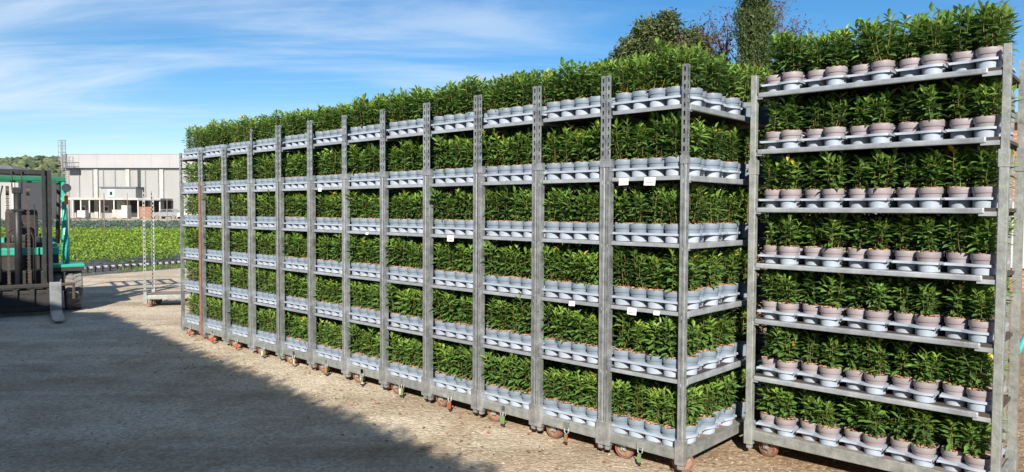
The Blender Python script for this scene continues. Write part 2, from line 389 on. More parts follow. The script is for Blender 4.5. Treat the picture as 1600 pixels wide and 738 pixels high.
def make_plant(rs, h, spread, nst, bright, lod=False, dens=1.0):
    """young laurel: returns (leafV, leafF, tone, stemV, stemF); z=0 at the soil"""
    P = []; D = []; Ls = []; Ws = []; T = []
    sv = []; sf = []
    for k in range(nst):
        a = 2 * math.pi * (k + rs.uniform(-.3, .3)) / nst
        r0_ = rs.uniform(0.008, 0.036)
        hh = h * rs.uniform(0.80, 1.0) - 0.042
        top = rs.uniform(0.25, 1.0) * spread
        b0 = np.array([r0_ * math.cos(a), r0_ * math.sin(a), 0.0])
        b1 = np.array([top * math.cos(a + rs.uniform(-.5, .5)), top * math.sin(a + rs.uniform(-.5, .5)), hh])
        bend = np.array([rs.uniform(-.012, .012), rs.uniform(-.012, .012), 0])
        def pt(t): return b0 + (b1 - b0) * t + bend * math.sin(math.pi * t)
        nseg = 2 if lod else 4
        base = len(sv)
        for i in range(nseg + 1):
            q = pt(i / nseg); rr_ = 0.0026 * (1 - 0.6 * i / nseg)
            for j in range(3): sv.append(q + np.array([math.cos(j * 2.094) * rr_, math.sin(j * 2.094) * rr_, 0]))
        for i in range(nseg):
            for j in range(3):
                j2 = (j + 1) % 3
                A, B, C, E = base + i*3+j, base + i*3+j2, base + (i+1)*3+j2, base + (i+1)*3+j
                sf += [(A, B, C), (A, C, E)]
        nl = int((hh / 0.0122) * dens) + 3
        ang = rs.uniform(0, 6.28)
        sbright = rs.uniform(-.12, .16)
        for i in range(nl):
            t = 0.10 + 0.90 * (i + rs.uniform(-.3, .3)) / max(1, nl - 1)
            t = min(max(t, 0.06), 1.0)
            ang += 2.4 + rs.uniform(-.4, .4)
            el = -0.05 + 0.80 * t ** 1.6 + rs.uniform(-.4, .45)
            if i >= nl - 3: el = rs.uniform(0.55, 1.3)
            d = np.array([math.cos(ang) * math.cos(el), math.sin(ang) * math.cos(el), math.sin(el)])
            P.append(pt(t)); D.append(d)
            ll = rs.uniform(0.046, 0.078) * (0.85 if t < .25 else 1.0)
            if i >= nl - 3: ll = rs.uniform(0.044, 0.066)
            Ls.append(ll); Ws.append(ll * rs.uniform(0.33, 0.43))
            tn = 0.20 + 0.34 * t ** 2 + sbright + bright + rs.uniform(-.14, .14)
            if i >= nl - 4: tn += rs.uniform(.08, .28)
            if rs.random() < 0.0012: tn = 1.0
            T.append(min(max(tn, 0), 1.0) if tn >= 1.0 else min(max(tn, 0), .90))
    P = np.array(P); D = np.array(D)
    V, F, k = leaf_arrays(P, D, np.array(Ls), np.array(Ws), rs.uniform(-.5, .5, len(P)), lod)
    return V, F, np.repeat(np.array(T), k), np.array(sv), np.array(sf)

rs = np.random.default_rng(11)
NV = 10
PL = {}   # kind -> list of dicts of meshes / arrays
for kind, hh, br in (('mid', 0.290, 0.02), ('top', 0.300, 0.08), ('low', 0.246, 0.03)):
    PL[kind] = []
    for i in range(NV):
        h = hh * (0.93 + 0.12 * rs.random())
        V, F, T, sv, sf = make_plant(rs, h, 0.068, int(rs.integers(7, 10)), br + rs.uniform(-.06, .08))
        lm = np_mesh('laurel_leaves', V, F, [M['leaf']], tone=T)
        sm_ = np_mesh('laurel_stems', sv, sf, [M['stem']], smooth=True)
        PL[kind].append((lm, sm_))
PLO = {}
for kind, hh, br in (('mid', 0.290, 0.02), ('top', 0.300, 0.08), ('low', 0.246, 0.03)):
    PLO[kind] = [make_plant(rs, hh * (0.93 + 0.12 * rs.random()), 0.068, int(rs.integers(6, 9)), br + rs.uniform(-.06, .08), lod=True, dens=0.85) for i in range(8)]

PLO['deep'] = [make_plant(rs, 0.26, 0.062, 5, 0.0, lod=True, dens=0.6) for i in range(6)]

# pots, mulch
POT_H, POT_R = 0.106, 0.0605
def pot_prof():
    return [(0.001, 0.003), (0.044, 0.003), (0.0465, 0.006), (0.0555, 0.074), (0.0588, 0.0745), (0.0600, 0.0775), (0.0605, 0.103), (0.0600, POT_H), (0.0575, POT_H), (0.0565, 0.096), (0.054, 0.088)]
pb = MB(); pb.lathe(pot_prof(), 28, cap0=False, cap1=False)
POT = {'grey': pb.mesh('pot', M['pot'])}
pb = MB(); pb.lathe(pot_prof(), 28, cap0=False, cap1=False)
POT['lilac'] = pb.mesh('pot', M['pot_lilac'])
MUL = []
for k in range(3):
    b = MB(); vs = [(0, 0, 0.104)]; n = 16; fs = []
    for ring, rad in ((1, 0.03), (2, 0.056)):
        for i in range(n):
            a = 2 * math.pi * i / n; vs.append((rad * math.cos(a), rad * math.sin(a), 0.098 + random.uniform(-.004, .007)))
    for i in range(n):
        j = (i + 1) % n
        fs.append((0, 1+i, 1+j)); fs.append((1+i, 1+n+i, 1+n+j, 1+j))
    b.add(vs, fs, 0, True)
    for q in range(46):
        a = random.uniform(0, 6.28); r_ = 0.054 * math.sqrt(random.random())
        T_ = Matrix.Translation((r_*math.cos(a), r_*math.sin(a), 0.104 + random.uniform(0, .006))) @ Matrix.Rotation(random.uniform(0, 6.28), 4, 'Z') @ Matrix.Rotation(random.uniform(-.9, .9), 4, 'X')
        l, w_ = random.uniform(.005, .010), random.uniform(.003, .005)
        b.box((-l, -w_, -.0012), (l, w_, .0012), 1, T_)
    MUL.append(b.mesh('mulch', [M['mulch'], M['chip']]))

# tray: 8 cups in two staggered rows, scalloped rim
PITCHP = 0.118; TY = 0.058; TZ = 0.050
def tray_pots():
    A = [((i - 1.5) * PITCHP - PITCHP / 6, -TY) for i in range(4)]
    B = [((i - 1.5) * PITCHP + PITCHP / 6, TY) for i in range(4)]
    return A, B
TA, TB = tray_pots()
def tray_mesh():
    b = MB()
    allp = TA + TB
    pts = []
    # outline: push each perimeter sample out to the nearest cup's rim radius, softened
    N = 150
    hx, hy = 0.2625, 0.119
    per = []
    for i in range(N):
        t = i / N * (4 * (hx + hy)); 
        if t < 2*hx: p = (-hx + t, -hy)
        elif t < 2*hx + 2*hy: p = (hx, -hy + t - 2*hx)
        elif t < 4*hx + 2*hy: p = (hx - (t - 2*hx - 2*hy), hy)
        else: p = (-hx, hy - (t - 4*hx - 2*hy))
        per.append(p)
    for (x, y) in per:
        d = min(math.hypot(x - a, y - c) for a, c in allp)
        k = max(0.0, min(1.0, (d - 0.062) / 0.04))
        if abs(y) >= hy - 1e-6: y *= 1 - 0.03 * k
        if abs(x) >= hx - 1e-6: x *= 1 - 0.10 * k
        pts.append((x, y))
    b.prism(pts, TZ, TZ + 0.004)
    # turned-down rim
    inner = [(x * 0.985, y * 0.965) for x, y in pts]
    n = len(pts)
    vs = [(x, y, TZ + 0.0002) for x, y in pts] + [(x, y, TZ - 0.009) for x, y in pts] + [(x, y, TZ - 0.009) for x, y in inner] + [(x, y, TZ + 0.0002) for x, y in inner]
    fs = []
    for i in range(n):
        j = (i + 1) % n
        fs += [(i, n+i, n+j, j), (n+i, 2*n+i, 2*n+j, n+j), (2*n+i, 3*n+i, 3*n+j, 2*n+j)]
    b.add(vs, fs)
    for (x, y) in allp:
        T_ = Matrix.Translation((x, y, 0))
        b.lathe([(0.0525, 0.0), (0.0565, TZ + 0.001)], 22, M=T_, cap1=False)
    return b.mesh('plant_tray', M['tray'])
TRAY = tray_mesh()

# ------------------------------------------------------------------ trolleys
SEAM = 1.865
def post_mesh(sx, sy, plain):
    """post whose outer corner sits at the origin; extends to +sx, +sy"""
    b = MB(); w_ = 0.042 if plain else 0.036
    if plain: prof = [(0.003, 0), (w_-.003, 0), (w_, .003), (w_, w_), (0, w_), (0, .003)]
    else:
        g_, d_ = 0.008, 0.010
        c0, c1 = w_/2 - g_/2, w_/2 + g_/2
        prof = [(0.003, 0), (c0, 0), (c0, d_), (c1, d_), (c1, 0), (w_, 0), (w_, w_), (0, w_), (0, c1), (d_, c1), (d_, c0), (0, c0), (0, .003)]
    prof = [(x * sx, y * sy) for x, y in prof]
    if sx * sy < 0: prof = prof[::-1]
    b.prism(prof, 0.205, SEAM)
    # collar foot
    def fr(a, c): return tuple(sorted((a * sx, c * sx))), tuple(sorted((a * sy, c * sy)))
    (xa, xb), (ya, yb) = fr(-0.005, 0.050)
    b.box((xa, ya, 0.075), (xb, yb, 0.222), bev=0.004)
    (xa, xb), (ya, yb) = fr(0.006, 0.040)
    b.box((xa, ya, 0.045), (xb, yb, 0.077), bev=0.008)
    if plain:
        (xa, xb), (ya, yb) = fr(-0.003, 0.046)
        b.box((xa, ya, SEAM - 0.09), (xb, yb, SEAM), bev=0.002)
    else:
        (xa, xb), (ya, yb) = fr(-0.003, 0.039)
        b.box((xa, ya, SEAM - 0.05), (xb, yb, SEAM), bev=0.002)
    return b.mesh('post', [M['galv_dull'] if plain else M['galv'], M['dark']])
def ext_mesh(sx, sy, top, plain):
    b = MB(); t_ = 0.003; w_ = 0.034
    def bx(x0, x1, y0, y1, z0, z1): 
        xa, xb = sorted((x0 * sx, x1 * sx)); ya, yb = sorted((y0 * sy, y1 * sy)); b.box((xa, ya, z0), (xb, yb, z1))
    if plain:
        prof = [(0.004, .002), (.036, .002), (.038, .004), (.038, .038), (.002, .038), (.002, .004)]
        prof = [(x * sx, y * sy) for x, y in prof]
        if sx * sy < 0: prof = prof[::-1]
        b.prism(prof, SEAM, top)
    else:
        a, c = 0.011, 0.023
        bx(0.001, a, 0.001, 0.001 + t_, SEAM, top); bx(c, w_, 0.001, 0.001 + t_, SEAM, top)
        bx(0.001, 0.001 + t_, 0.0042, a, SEAM, top); bx(0.001, 0.001 + t_, c, w_, SEAM, top)
        z = SEAM; 
        while z < top - 0.01:
            z1 = min(z + 0.022, top)
            bx(a - .0005, c + .0005, 0.0013, 0.0037, z, z1); bx(0.0013, 0.0037, a - .0005, c + .0005, z, z1)
            z += 0.05
    return b.mesh('post_extension', M['galv_dull'] if plain else M['galv'])

def wheel_meshes():
    t = MB(); A = Matrix.Rotation(R(90), 4, 'X')
    t.lathe([(0.050, -.018), (0.060, -.018), (0.0635, -.013), (0.0635, .013), (0.060, .018), (0.050, .018)], 28, M=A, cap0=False, cap1=False)
    d = MB(); d.lathe([(0.0505, -.012), (0.0505, .012)], 28, M=A)
    d.lathe([(0.016, -.021), (0.016, .021)], 14, M=A)
    for k in range(5):
        d.box((.014, -.0150, -.004), (.050, .0150, .004), 0, Matrix.Rotation(k * 2 * math.pi / 5, 4, 'Y'))
    f = MB()
    f.box((-.018, -.030, -.010), (.018, -.026, .070)); f.box((-.018, .026, -.010), (.018, .030, .070)); f.box((-.035, -.032, .0695), (.035, .032, .075))
    f.tube([(0, -.032, 0), (0, .032, 0)], .006, 8)
    return t.mesh('tyre', M['wheel_red']), d.mesh('rim', M['wheel_tan']), f.mesh('caster_fork', M['galv_dull'])
WT, WR, WF = wheel_meshes()

def add_wheel(root, x, y, rz):
    f = link('wheel', WF, root, (x, y, 0.0635), rz)
    link('tyre', WT, f); link('rim', WR, f)

def base_mesh(Lx, Ly, zb):
    b = MB(); t = 0.030; zt = zb + 0.064; e = 0.046
    b.box((e, 0.004, zb), (Lx - e, 0.004 + t, zt), bev=.004); b.box((e, Ly - t - .004, zb), (Lx - e, Ly - .004, zt), bev=.004)
    b.box((0.004, e, zb), (0.004 + t, Ly - e, zt), bev=.004); b.box((Lx - t - .004, e, zb), (Lx - .004, Ly - e, zt), bev=.004)
    b.box((0.035, 0.035, zt - .022), (Lx - .035, Ly - .035, zt - .008), 1)
    return b.mesh('base_frame', [M['galv_dull'], M['ply']])

def shelf_mesh(Lx, Ly, long_x):
    """z=0 at the bottom of the rail"""
    b = MB(); H = 0.030
    if long_x:
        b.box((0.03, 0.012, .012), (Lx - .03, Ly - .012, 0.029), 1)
        for y0, y1 in ((0.002, 0.030), (Ly - .030, Ly - .002)):
            b.box((0.048, y0, 0.0), (Lx - .10, y1, H), bev=.007)
            b.box((0.006, y0 + .006, -.010), (0.075, y1 - .006, .012)); b.box((Lx - .125, y0 + .006, -.012), (Lx - .006, y1 - .006, .011))
    else:
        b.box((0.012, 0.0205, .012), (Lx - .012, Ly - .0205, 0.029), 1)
        b.box((0.040, 0.012, 0.004), (Lx - .040, 0.020, H - .003), bev=.002); b.box((0.040, Ly - .020, 0.0), (Lx - .040, Ly - .012, H - .002), bev=.002)
        for x0, x1 in ((0.002, 0.028), (Lx - .028, Lx - .002)):
            b.box((x0, 0.050, -.004), (x1, Ly - .050, H), bev=.006)
            b.box((x0 + .006, 0.006, -.012), (x1 - .006, 0.075, .008)); b.box((x0 + .006, Ly - .075, -.012), (x1 - .006, Ly - .006, .008))
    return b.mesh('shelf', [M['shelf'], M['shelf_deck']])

def lock_meshes():
    b = MB()
    b.box((-.028, -.006, .002), (.028, 0, .040), bev=.003)
    b.tube([(-.018, -.006, .008), (-.015, -.010, -.022), (0, -.012, -.034), (.015, -.010, -.022), (.018, -.006, .008)], .0035, 7)
    t = MB(); t.box((-.011, -.016, -.085), (.011, -.004, -.034), bev=.003)
    e = MB(); e.box((-.008, -.015, -.098), (.008, -.005, -.0855), bev=.002)
    return b, t, e
_lb, _lt, _le = lock_meshes()
LOCKB = _lb.mesh('lock_bracket', M['galv_dull']); LOCKE = _le.mesh('tag_end', M['black'])
LOCKT = {c: _lt.mesh('lock_tag', M['tag_' + c]) for c in ('red', 'green', 'cream', 'white')}

def make_trolley(Lx, Ly, zs, zb, top, plain, long_x):
    root = empty('plant_trolley')
    link('base_frame', base_mesh(Lx, Ly, zb), root)
    for x, sx in ((0, 1), (Lx, -1)):
        for y, sy in ((0, 1), (Ly, -1)):
            p = link('post', post_mesh(sx, sy, plain), root, (x, y, 0))
            link('post_extension', ext_mesh(sx, sy, top, plain), p)
    sm_ = shelf_mesh(Lx, Ly, long_x)
    for z in zs: link('shelf', sm_, root, (0, 0, z))
    return root

TH = 0.7465; X0, Y0 = 0.9914, 4.0709
EX = Vector((math.cos(TH), -math.sin(TH), 0)); EY = Vector((math.sin(TH), math.cos(TH), 0))
J = [0.0, 0.567, 1.125, 1.696, 2.270, 2.832, 3.383, 3.946, 4.530, 5.119, 5.697, 6.315, 6.885]
NT = 12
WROW = 0.556
ROWZ = [2.13, 1.722, 1.330, 0.934, 0.540]; ROWB = 0.100
RZ = [2.250, 1.900, 1.540, 1.193, 0.844, 0.484]; RB = 0.104
names_n = ['the corner trolley', 'the trolley beside the corner one', 'the third trolley from the corner', 'the fourth trolley from the corner', 'the fifth trolley from the corner', 'the sixth trolley from the corner',
           'the seventh trolley from the corner', 'the eighth trolley from the corner', 'the ninth trolley from the corner', 'the third trolley from the far end', 'the second trolley from the far end', 'the farthest trolley']
troll_labels = ['galvanised plant trolley at the near corner of the row, two planted sides in view',
    'galvanised plant trolley next to the corner one, red tag on its base', 'third plant trolley from the near corner, green tag hanging from its base',
    'fourth plant trolley from the near corner, red tag hanging from its base', 'fifth plant trolley from the near corner, cream tag hanging from its base',
    'sixth plant trolley from the near corner, white tag hanging from its base', 'seventh plant trolley from the near corner, red tag hanging from its base',
    'eighth plant trolley from the near corner of the long row', 'ninth plant trolley from the near corner, last one with tall posts',
    'third plant trolley from the far end, with short posts and red tag', 'second plant trolley from the far end, short posts, beside a rusty post', 'farthest plant trolley of the row, one post red with rust']
tags_c = ['green', 'red', 'green', 'red', 'cream', 'white', 'red', 'cream', 'white', 'red', 'red', None]
levels_n = ['top shelf', 'second shelf', 'third shelf', 'fourth shelf', 'fifth shelf', 'base deck']

tall = make_trolley(WROW, 1.35, ROWZ, ROWB, 2.38, False, False)
short = make_trolley(WROW, 1.35, ROWZ, ROWB, 2.225, False, False)
row_roots = []
def place(o, u_left, dz=0):
    p = Vector((X0, Y0, 0)) - EX * u_left
    o.location = (p.x, p.y, dz); o.rotation_euler = (0, 0, -TH)
for n in range(NT):
    src = tall if n < 9 else short
    o = src if n in (0, 9) else copy_tree(src)
    wj = J[n+1] - J[n]
    place(o, J[n] + (wj + WROW) / 2)
    tag(o, troll_labels[n], 'trolley', 'loaded plant trolleys')
    row_roots.append(o)
    # wheels (jittered caster angles)
    rw = random.Random(n)
    far_turn = n >= 7
    for (x, y) in ((0.115, 0.075), (WROW - .055, 0.105), (0.11, 1.26), (WROW - .10, 1.25)):
        a = rw.uniform(-.25, .25) + (R(35) if far_turn else 0)
        if x > 0.3 and y < .5: a += rw.choice((-.5, .6))
        add_wheel(o, x, y, a)
    if tags_c[n]:
        bx_ = link('lock_bracket', LOCKB, o, (WROW * 0.50 + rw.uniform(-.03, .03), -0.001, ROWB + .016))
        t_ = link('lock_tag', LOCKT[tags_c[n]], bx_); t_['label'] = tags_c[n] + ' plastic lock tag'
        t_.rotation_euler = (0, rw.uniform(-.12, .12), 0)
        link('tag_end', LOCKE, bx_)
# the rusty post: on the farthest trolley's near front corner
for ch in row_roots[11].children:
    if ch.name.startswith('post') and abs(ch.location.x - WROW) < 1e-4 and abs(ch.location.y) < 1e-4:
        ch.data = ch.data.copy(); ch.data.materials[0] = M['rust']; ch['label'] = 'post red with rust'

PHI = -0.7417; X1, Y1 = 1.5119, 4.4953
RX = Vector((math.cos(PHI), math.sin(PHI), 0)); RY = Vector((-math.sin(PHI), math.cos(PHI), 0))
rt = make_trolley(1.35, 0.565, RZ, RB, 2.39, True, True)
RP = Vector((X1, Y1, 0)) - RX * 0.021 - RY * 0.021
rt.location = (RP.x, RP.y, 0); rt.rotation_euler = (0, 0, PHI)
tag(rt, 'galvanised plant trolley at the right, its wide side full of lilac pots', 'trolley', 'loaded plant trolleys')
for (x, y, a) in ((0.125, 0.075, -.25), (1.22, 0.09, .1), (0.12, 0.49, .2), (1.22, 0.48, 0)): add_wheel(rt, x, y, a)

bt = make_trolley(1.35, 0.565, RZ, RB, 2.30, True, True)
BP = RP - RX * 0.14 + RY * 0.64
bt.location = (BP.x, BP.y, 0); bt.rotation_euler = (0, 0, PHI)
tag(bt, 'loaded trolley standing in the shade behind the right one, seen through its gaps', 'trolley', 'loaded plant trolleys')
for (x, y, a) in ((0.125, 0.075, .25), (1.22, 0.09, -.1), (0.12, 0.49, .2), (1.22, 0.48, 0)): add_wheel(bt, x, y, a)

# ------------------------------------------------------------------ trays, plants
cnt = 0
STUFF = []      # (world pos, kind, pot colour, rz, scale)
def potted(pos, kind, colr, label):
    global cnt
    r_ = random.Random(cnt * 17 + 3); cnt += 1
    root = empty('potted_laurel', pos, r_.uniform(0, 6.283))
    tag(root, label, 'potted plant', 'young laurels in grey pots' if colr == 'grey' else 'young laurels in lilac pots')
    link('pot', POT[colr], root); link('mulch', MUL[cnt % 3], root)
    lm, sm_ = PL[kind][r_.randrange(NV)]
    s = r_.uniform(0.80, 1.06)
    tilt = (r_.gauss(0, .07), r_.gauss(0, .07), 0); dx_, dy_ = r_.uniform(-.006, .006), r_.uniform(-.006, .006)
    for nm, me in (('stems', sm_), ('leaves', lm)):
        o = link(nm, me, root, (dx_, dy_, 0.100)); o.scale = (s * 1.02, s * 1.02, s)
        o.rotation_euler = tilt #.uniform(-.09, .09), r_.uniform(-.09, .09), 0)
    return root
def stuff(pos, kind, colr):
    STUFF.append((pos, kind, colr))

def row_pt(n, x, y, z):
    o = row_roots[n]; p = Vector(o.location) + EX * x + EY * y
    return Vector((p.x, p.y, z))
def r_pt(x, y, z):
    p = RP + RX * x + RY * y
    return Vector((p.x, p.y, z))
pos_n = ['leftmost', 'second from left', 'third from left', 'rightmost']
side_n = ['nearest the corner post', 'set back beside the corner plant', 'second along', 'second back', 'third along']
for n in range(NT):
    for li in range(6):
        z = (ROWZ[li] + 0.0295) if li < 5 else ROWB + 0.0565
        kind = 'top' if li == 0 else 'mid'
        jx = random.uniform(-.004, .004); jy = random.uniform(-.006, .006)
        cx = WROW / 2 + jx
        trays = [0.023 + 0.1225 + 0.246 * j + jy for j in range(5)]
        # front tray and (on the corner trolley) the next two, seen from the side
        for j in range(5):
            if j == 0 or (n == 0 and j in (1, 2)):
                t = link('plant_tray', TRAY, None, row_pt(n, cx, trays[j], z), -TH + random.uniform(-.008, .008))
                lab = 'pale tray under the front pots, %s of %s' % (levels_n[li], names_n[n])
                if j: lab = 'pale tray, %s along the side, %s of corner trolley' % (('second', 'third')[j-1], levels_n[li])
                tag(t, lab, 'tray', 'pale plant trays')
        depth = 5
        for j in range(depth):
            for rowi, P_ in ((0, TA), (1, TB)):
                for i, (px, py) in enumerate(P_):
                    p = row_pt(n, cx + px + random.uniform(-.003, .003), trays[j] + py + random.uniform(-.003, .003), z + 0.002)
                    front = (j == 0 and rowi == 0)
                    side = n == 0 and i == 3 and ((j == 0 and rowi == 1) or j in (1, 2))
                    if front and n <= 7:
                        potted(p, kind, 'grey', 'laurel in grey pot, %s, %s of %s' % (pos_n[i], levels_n[li], names_n[n].replace('the trolley beside the corner one', 'trolley next to corner').replace('from the', 'from').replace('the ', '')))
                    elif side:
                        k = {(0, 1): 'first from corner', (1, 0): 'second from corner', (1, 1): 'third from corner', (2, 0): 'fourth from corner', (2, 1): 'fifth from corner'}[(j, rowi)]
                        potted(p, kind, 'grey', 'laurel in grey pot, right side of corner trolley, %s, %s' % (k, levels_n[li]))
                    else:
                        stuff(p, kind if (j < 1 or li == 0 and j < 3 or n == 0 and i > 1) else 'deep', 'grey')
rlev = ['top shelf', 'second shelf', 'third shelf', 'fourth shelf', 'fifth shelf', 'sixth shelf', 'base deck']
ordn = ['leftmost', 'second', 'third', 'fourth', 'fifth', 'sixth', 'seventh', 'eighth', 'ninth', 'rightmost']
for li in range(7):
    z = (RZ[li] + 0.0302) if li < 6 else RB + 0.0565
    kind = 'mid' if li == 0 else 'low'
    for k in range(5):
        cx = 0.050 + 0.1225 + 0.2525 * k; cy = 0.565 / 2 + random.uniform(-.008, .006)
        rz = random.uniform(-.02, .02)
        t = link('plant_tray', TRAY, None, r_pt(cx, cy, z), PHI + R(90) + rz)
        tag(t, 'pale tray, %s, %s of the right trolley' % (('leftmost', 'second from left', 'middle one', 'second from right', 'rightmost')[k], rlev[li]), 'tray', 'pale plant trays')
        for rowi, P_ in ((0, TA), (1, TB)):
            for i, (px, py) in enumerate(P_):
                x = cx - py + random.uniform(-.002, .002); y = cy + px + random.uniform(-.003, .003)
                p = r_pt(x, y, z + 0.002)
                if i == 0:
                    idx = 2 * k + (1 if rowi == 0 else 0)
                    lab = '%s%s laurel in lilac pot along the %s of the right trolley' % (ordn[idx], '' if idx in (0, 9) else ' from left,', rlev[li])
                    potted(p, kind, 'lilac', lab)
                else:
                    stuff(p, kind, 'lilac')

for li in range(7):
    z = (RZ[li] + 0.0302) if li < 6 else RB + 0.0565
    for k in range(5):
        for (px, py) in TA + TB:
            p = BP + RX * (0.053 + 0.1225 + 0.2475 * k - py) + RY * (0.2825 + px)
            stuff(Vector((p.x, p.y, z)), 'low' if li else 'mid', 'grey')

# all the plants standing behind the front ones and on the far trolleys: one mass
def build_stuff():
    Vs = []; Fs = []; Ts = []; Ms = []; off = 0
    pn = 12
    prof = [(0.046, 0.004), (0.0555, 0.074), (0.0600, 0.077), (0.0605, POT_H), (0.0565, 0.100), (0.001, 0.102)]
    ang = np.arange(pn) * 2 * np.pi / pn
    PV = np.concatenate([np.stack([r * np.cos(ang), r * np.sin(ang), np.full(pn, z)], 1) for r, z in prof])
    PF = []; PM = []
    for k in range(len(prof) - 1):
        for i in range(pn):
            j = (i + 1) % pn
            PF += [(k*pn+i, k*pn+j, (k+1)*pn+j), (k*pn+i, (k+1)*pn+j, (k+1)*pn+i)]
            PM += [1 if k < 4 else 3] * 2
    PF = np.array(PF); PM = np.array(PM)
    r_ = np.random.default_rng(5)
    for pos, kind, colr in STUFF:
        V, F, T, sv, sf = PLO[kind][r_.integers(len(PLO[kind]))]
        a = r_.uniform(0, 6.283); c, s = math.cos(a), math.sin(a); sc = r_.uniform(.9, 1.06)
        Rm = np.array([[c, -s, 0], [s, c, 0], [0, 0, 1]])
        o = np.array(pos)
        for (v, f, m_, t_, zo, sc_) in ((V, F, 0, T, .100, sc), (sv, sf, 4, None, .100, sc), (PV, PF, None, None, 0, 1.0)):
            v2 = (v * sc_) @ Rm.T + o + np.array([0, 0, zo])
            Vs.append(v2); Fs.append(f + off); off += len(v)
            Ts.append(t_ if t_ is not None else np.zeros(len(v)))
            if m_ is None: mm = PM.copy(); mm[PM == 1] = 1 if colr == 'grey' else 2; Ms.append(mm)
            else: Ms.append(np.full(len(f), m_))
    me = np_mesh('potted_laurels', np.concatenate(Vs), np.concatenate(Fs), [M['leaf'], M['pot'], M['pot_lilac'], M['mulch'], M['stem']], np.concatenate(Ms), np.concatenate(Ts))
    o = link('potted_laurels', me)
    tag(o, 'mass of young laurels filling the trolleys behind the front plants and at the far end', 'potted plants', kind='stuff')
build_stuff()

# ------------------------------------------------------------------ paper labels on shelves
pm = MB(); pm.box((-.040, -.002, -.050), (.040, -.0012, 0)); PAPER = pm.mesh('paper_label', M['paper'])
ik = MB(); ik.box((-.027, -.0026, -.038), (.027, -.0021, -.030)); ik.box((-.027, -.0026, -.022), (.010, -.0021, -.018)); INK = ik.mesh('printed_line', M['ink'])
for (n, x, li, s, lab) in ((0, .13, 1, .85, 'small white paper label under the second shelf of the corner trolley, left one'),
        (0, .315, 1, .95, 'white paper label under the second shelf of the corner trolley, right one'),
        (0, .20, 3, .8, 'small white paper label under the fourth shelf of the corner trolley, left one'),
        (0, .37, 3, .5, 'tiny white label under the fourth shelf of the corner trolley, right one'),
        (1, .30, 3, .6, 'white label under the fourth shelf of the trolley beside the corner one'),
        (3, .27, 2, .9, 'crumpled cream paper label under the third shelf of the fourth trolley'),
        (6, .16, 1, .65, 'white paper label under the second shelf of the seventh trolley'),
        (5, .33, 2, .45, 'white paper label under the third shelf of the sixth trolley')):
    t = link('paper_label', PAPER, None, row_pt(n, x, 0.009, ROWZ[li] + .022), -TH)
    t.scale = (s, 1, s); t.rotation_euler = (R(-7), R(random.uniform(-5, 5)), -TH)
    tag(t, lab, 'label', 'paper labels on the shelves')
    if s > .55: link('printed_line', INK, t)

# ------------------------------------------------------------------ empty trolley beyond the row
et = empty('empty_trolley', (-5.74, 11.12, 0), R(14))
tag(et, 'empty two-post flat trolley with brown deck standing on the gravel', 'trolley')
link('base_frame', base_mesh(1.35, 0.565, 0.125), et)
dk = MB(); dk.box((0.03, 0.03, .182), (1.32, .535, .192)); dk.build('deck', M['ply'], et)
def perforated_post(sx, sy, top):
    b = MB(); t_ = .003; w_ = .036
    def bx(x0, x1, y0, y1, z0, z1):
        xa, xb = sorted((x0*sx, x1*sx)); ya, yb = sorted((y0*sy, y1*sy)); b.box((xa, ya, z0), (xb, yb, z1))
    bx(0, .007, 0, t_, .2, top); bx(.029, w_, 0, t_, .2, top); bx(0, t_, .0035, .010, .2, top); bx(0, t_, .028, w_, .2, top)
    z = .22
    while z < top - .02:
        bx(.0065, .0295, .0004, .0026, z, z + .026); bx(.0004, .0026, .0095, .0285, z, z + .026); z += .062
    bx(-.004, .046, -.004, .046, .06, .23)
    return b.mesh('post', M['galv_dull'])
for x, sx in ((0, 1), (1.35, -1)):
    for y, sy in ((0, 1), (.565, -1)): link('post', perforated_post(sx, sy, 1.83), et, (x, y, 0))
for (x, y, a) in ((.10, .09, 1.3), (.62, .12, .3), (.10, .48, .2), (1.2, .1, 0), (1.2, .48, 0)):
    f = link('wheel', WF, et, (x, y, .0635), a); link('tyre', WT, f); link('rim', WR, f)

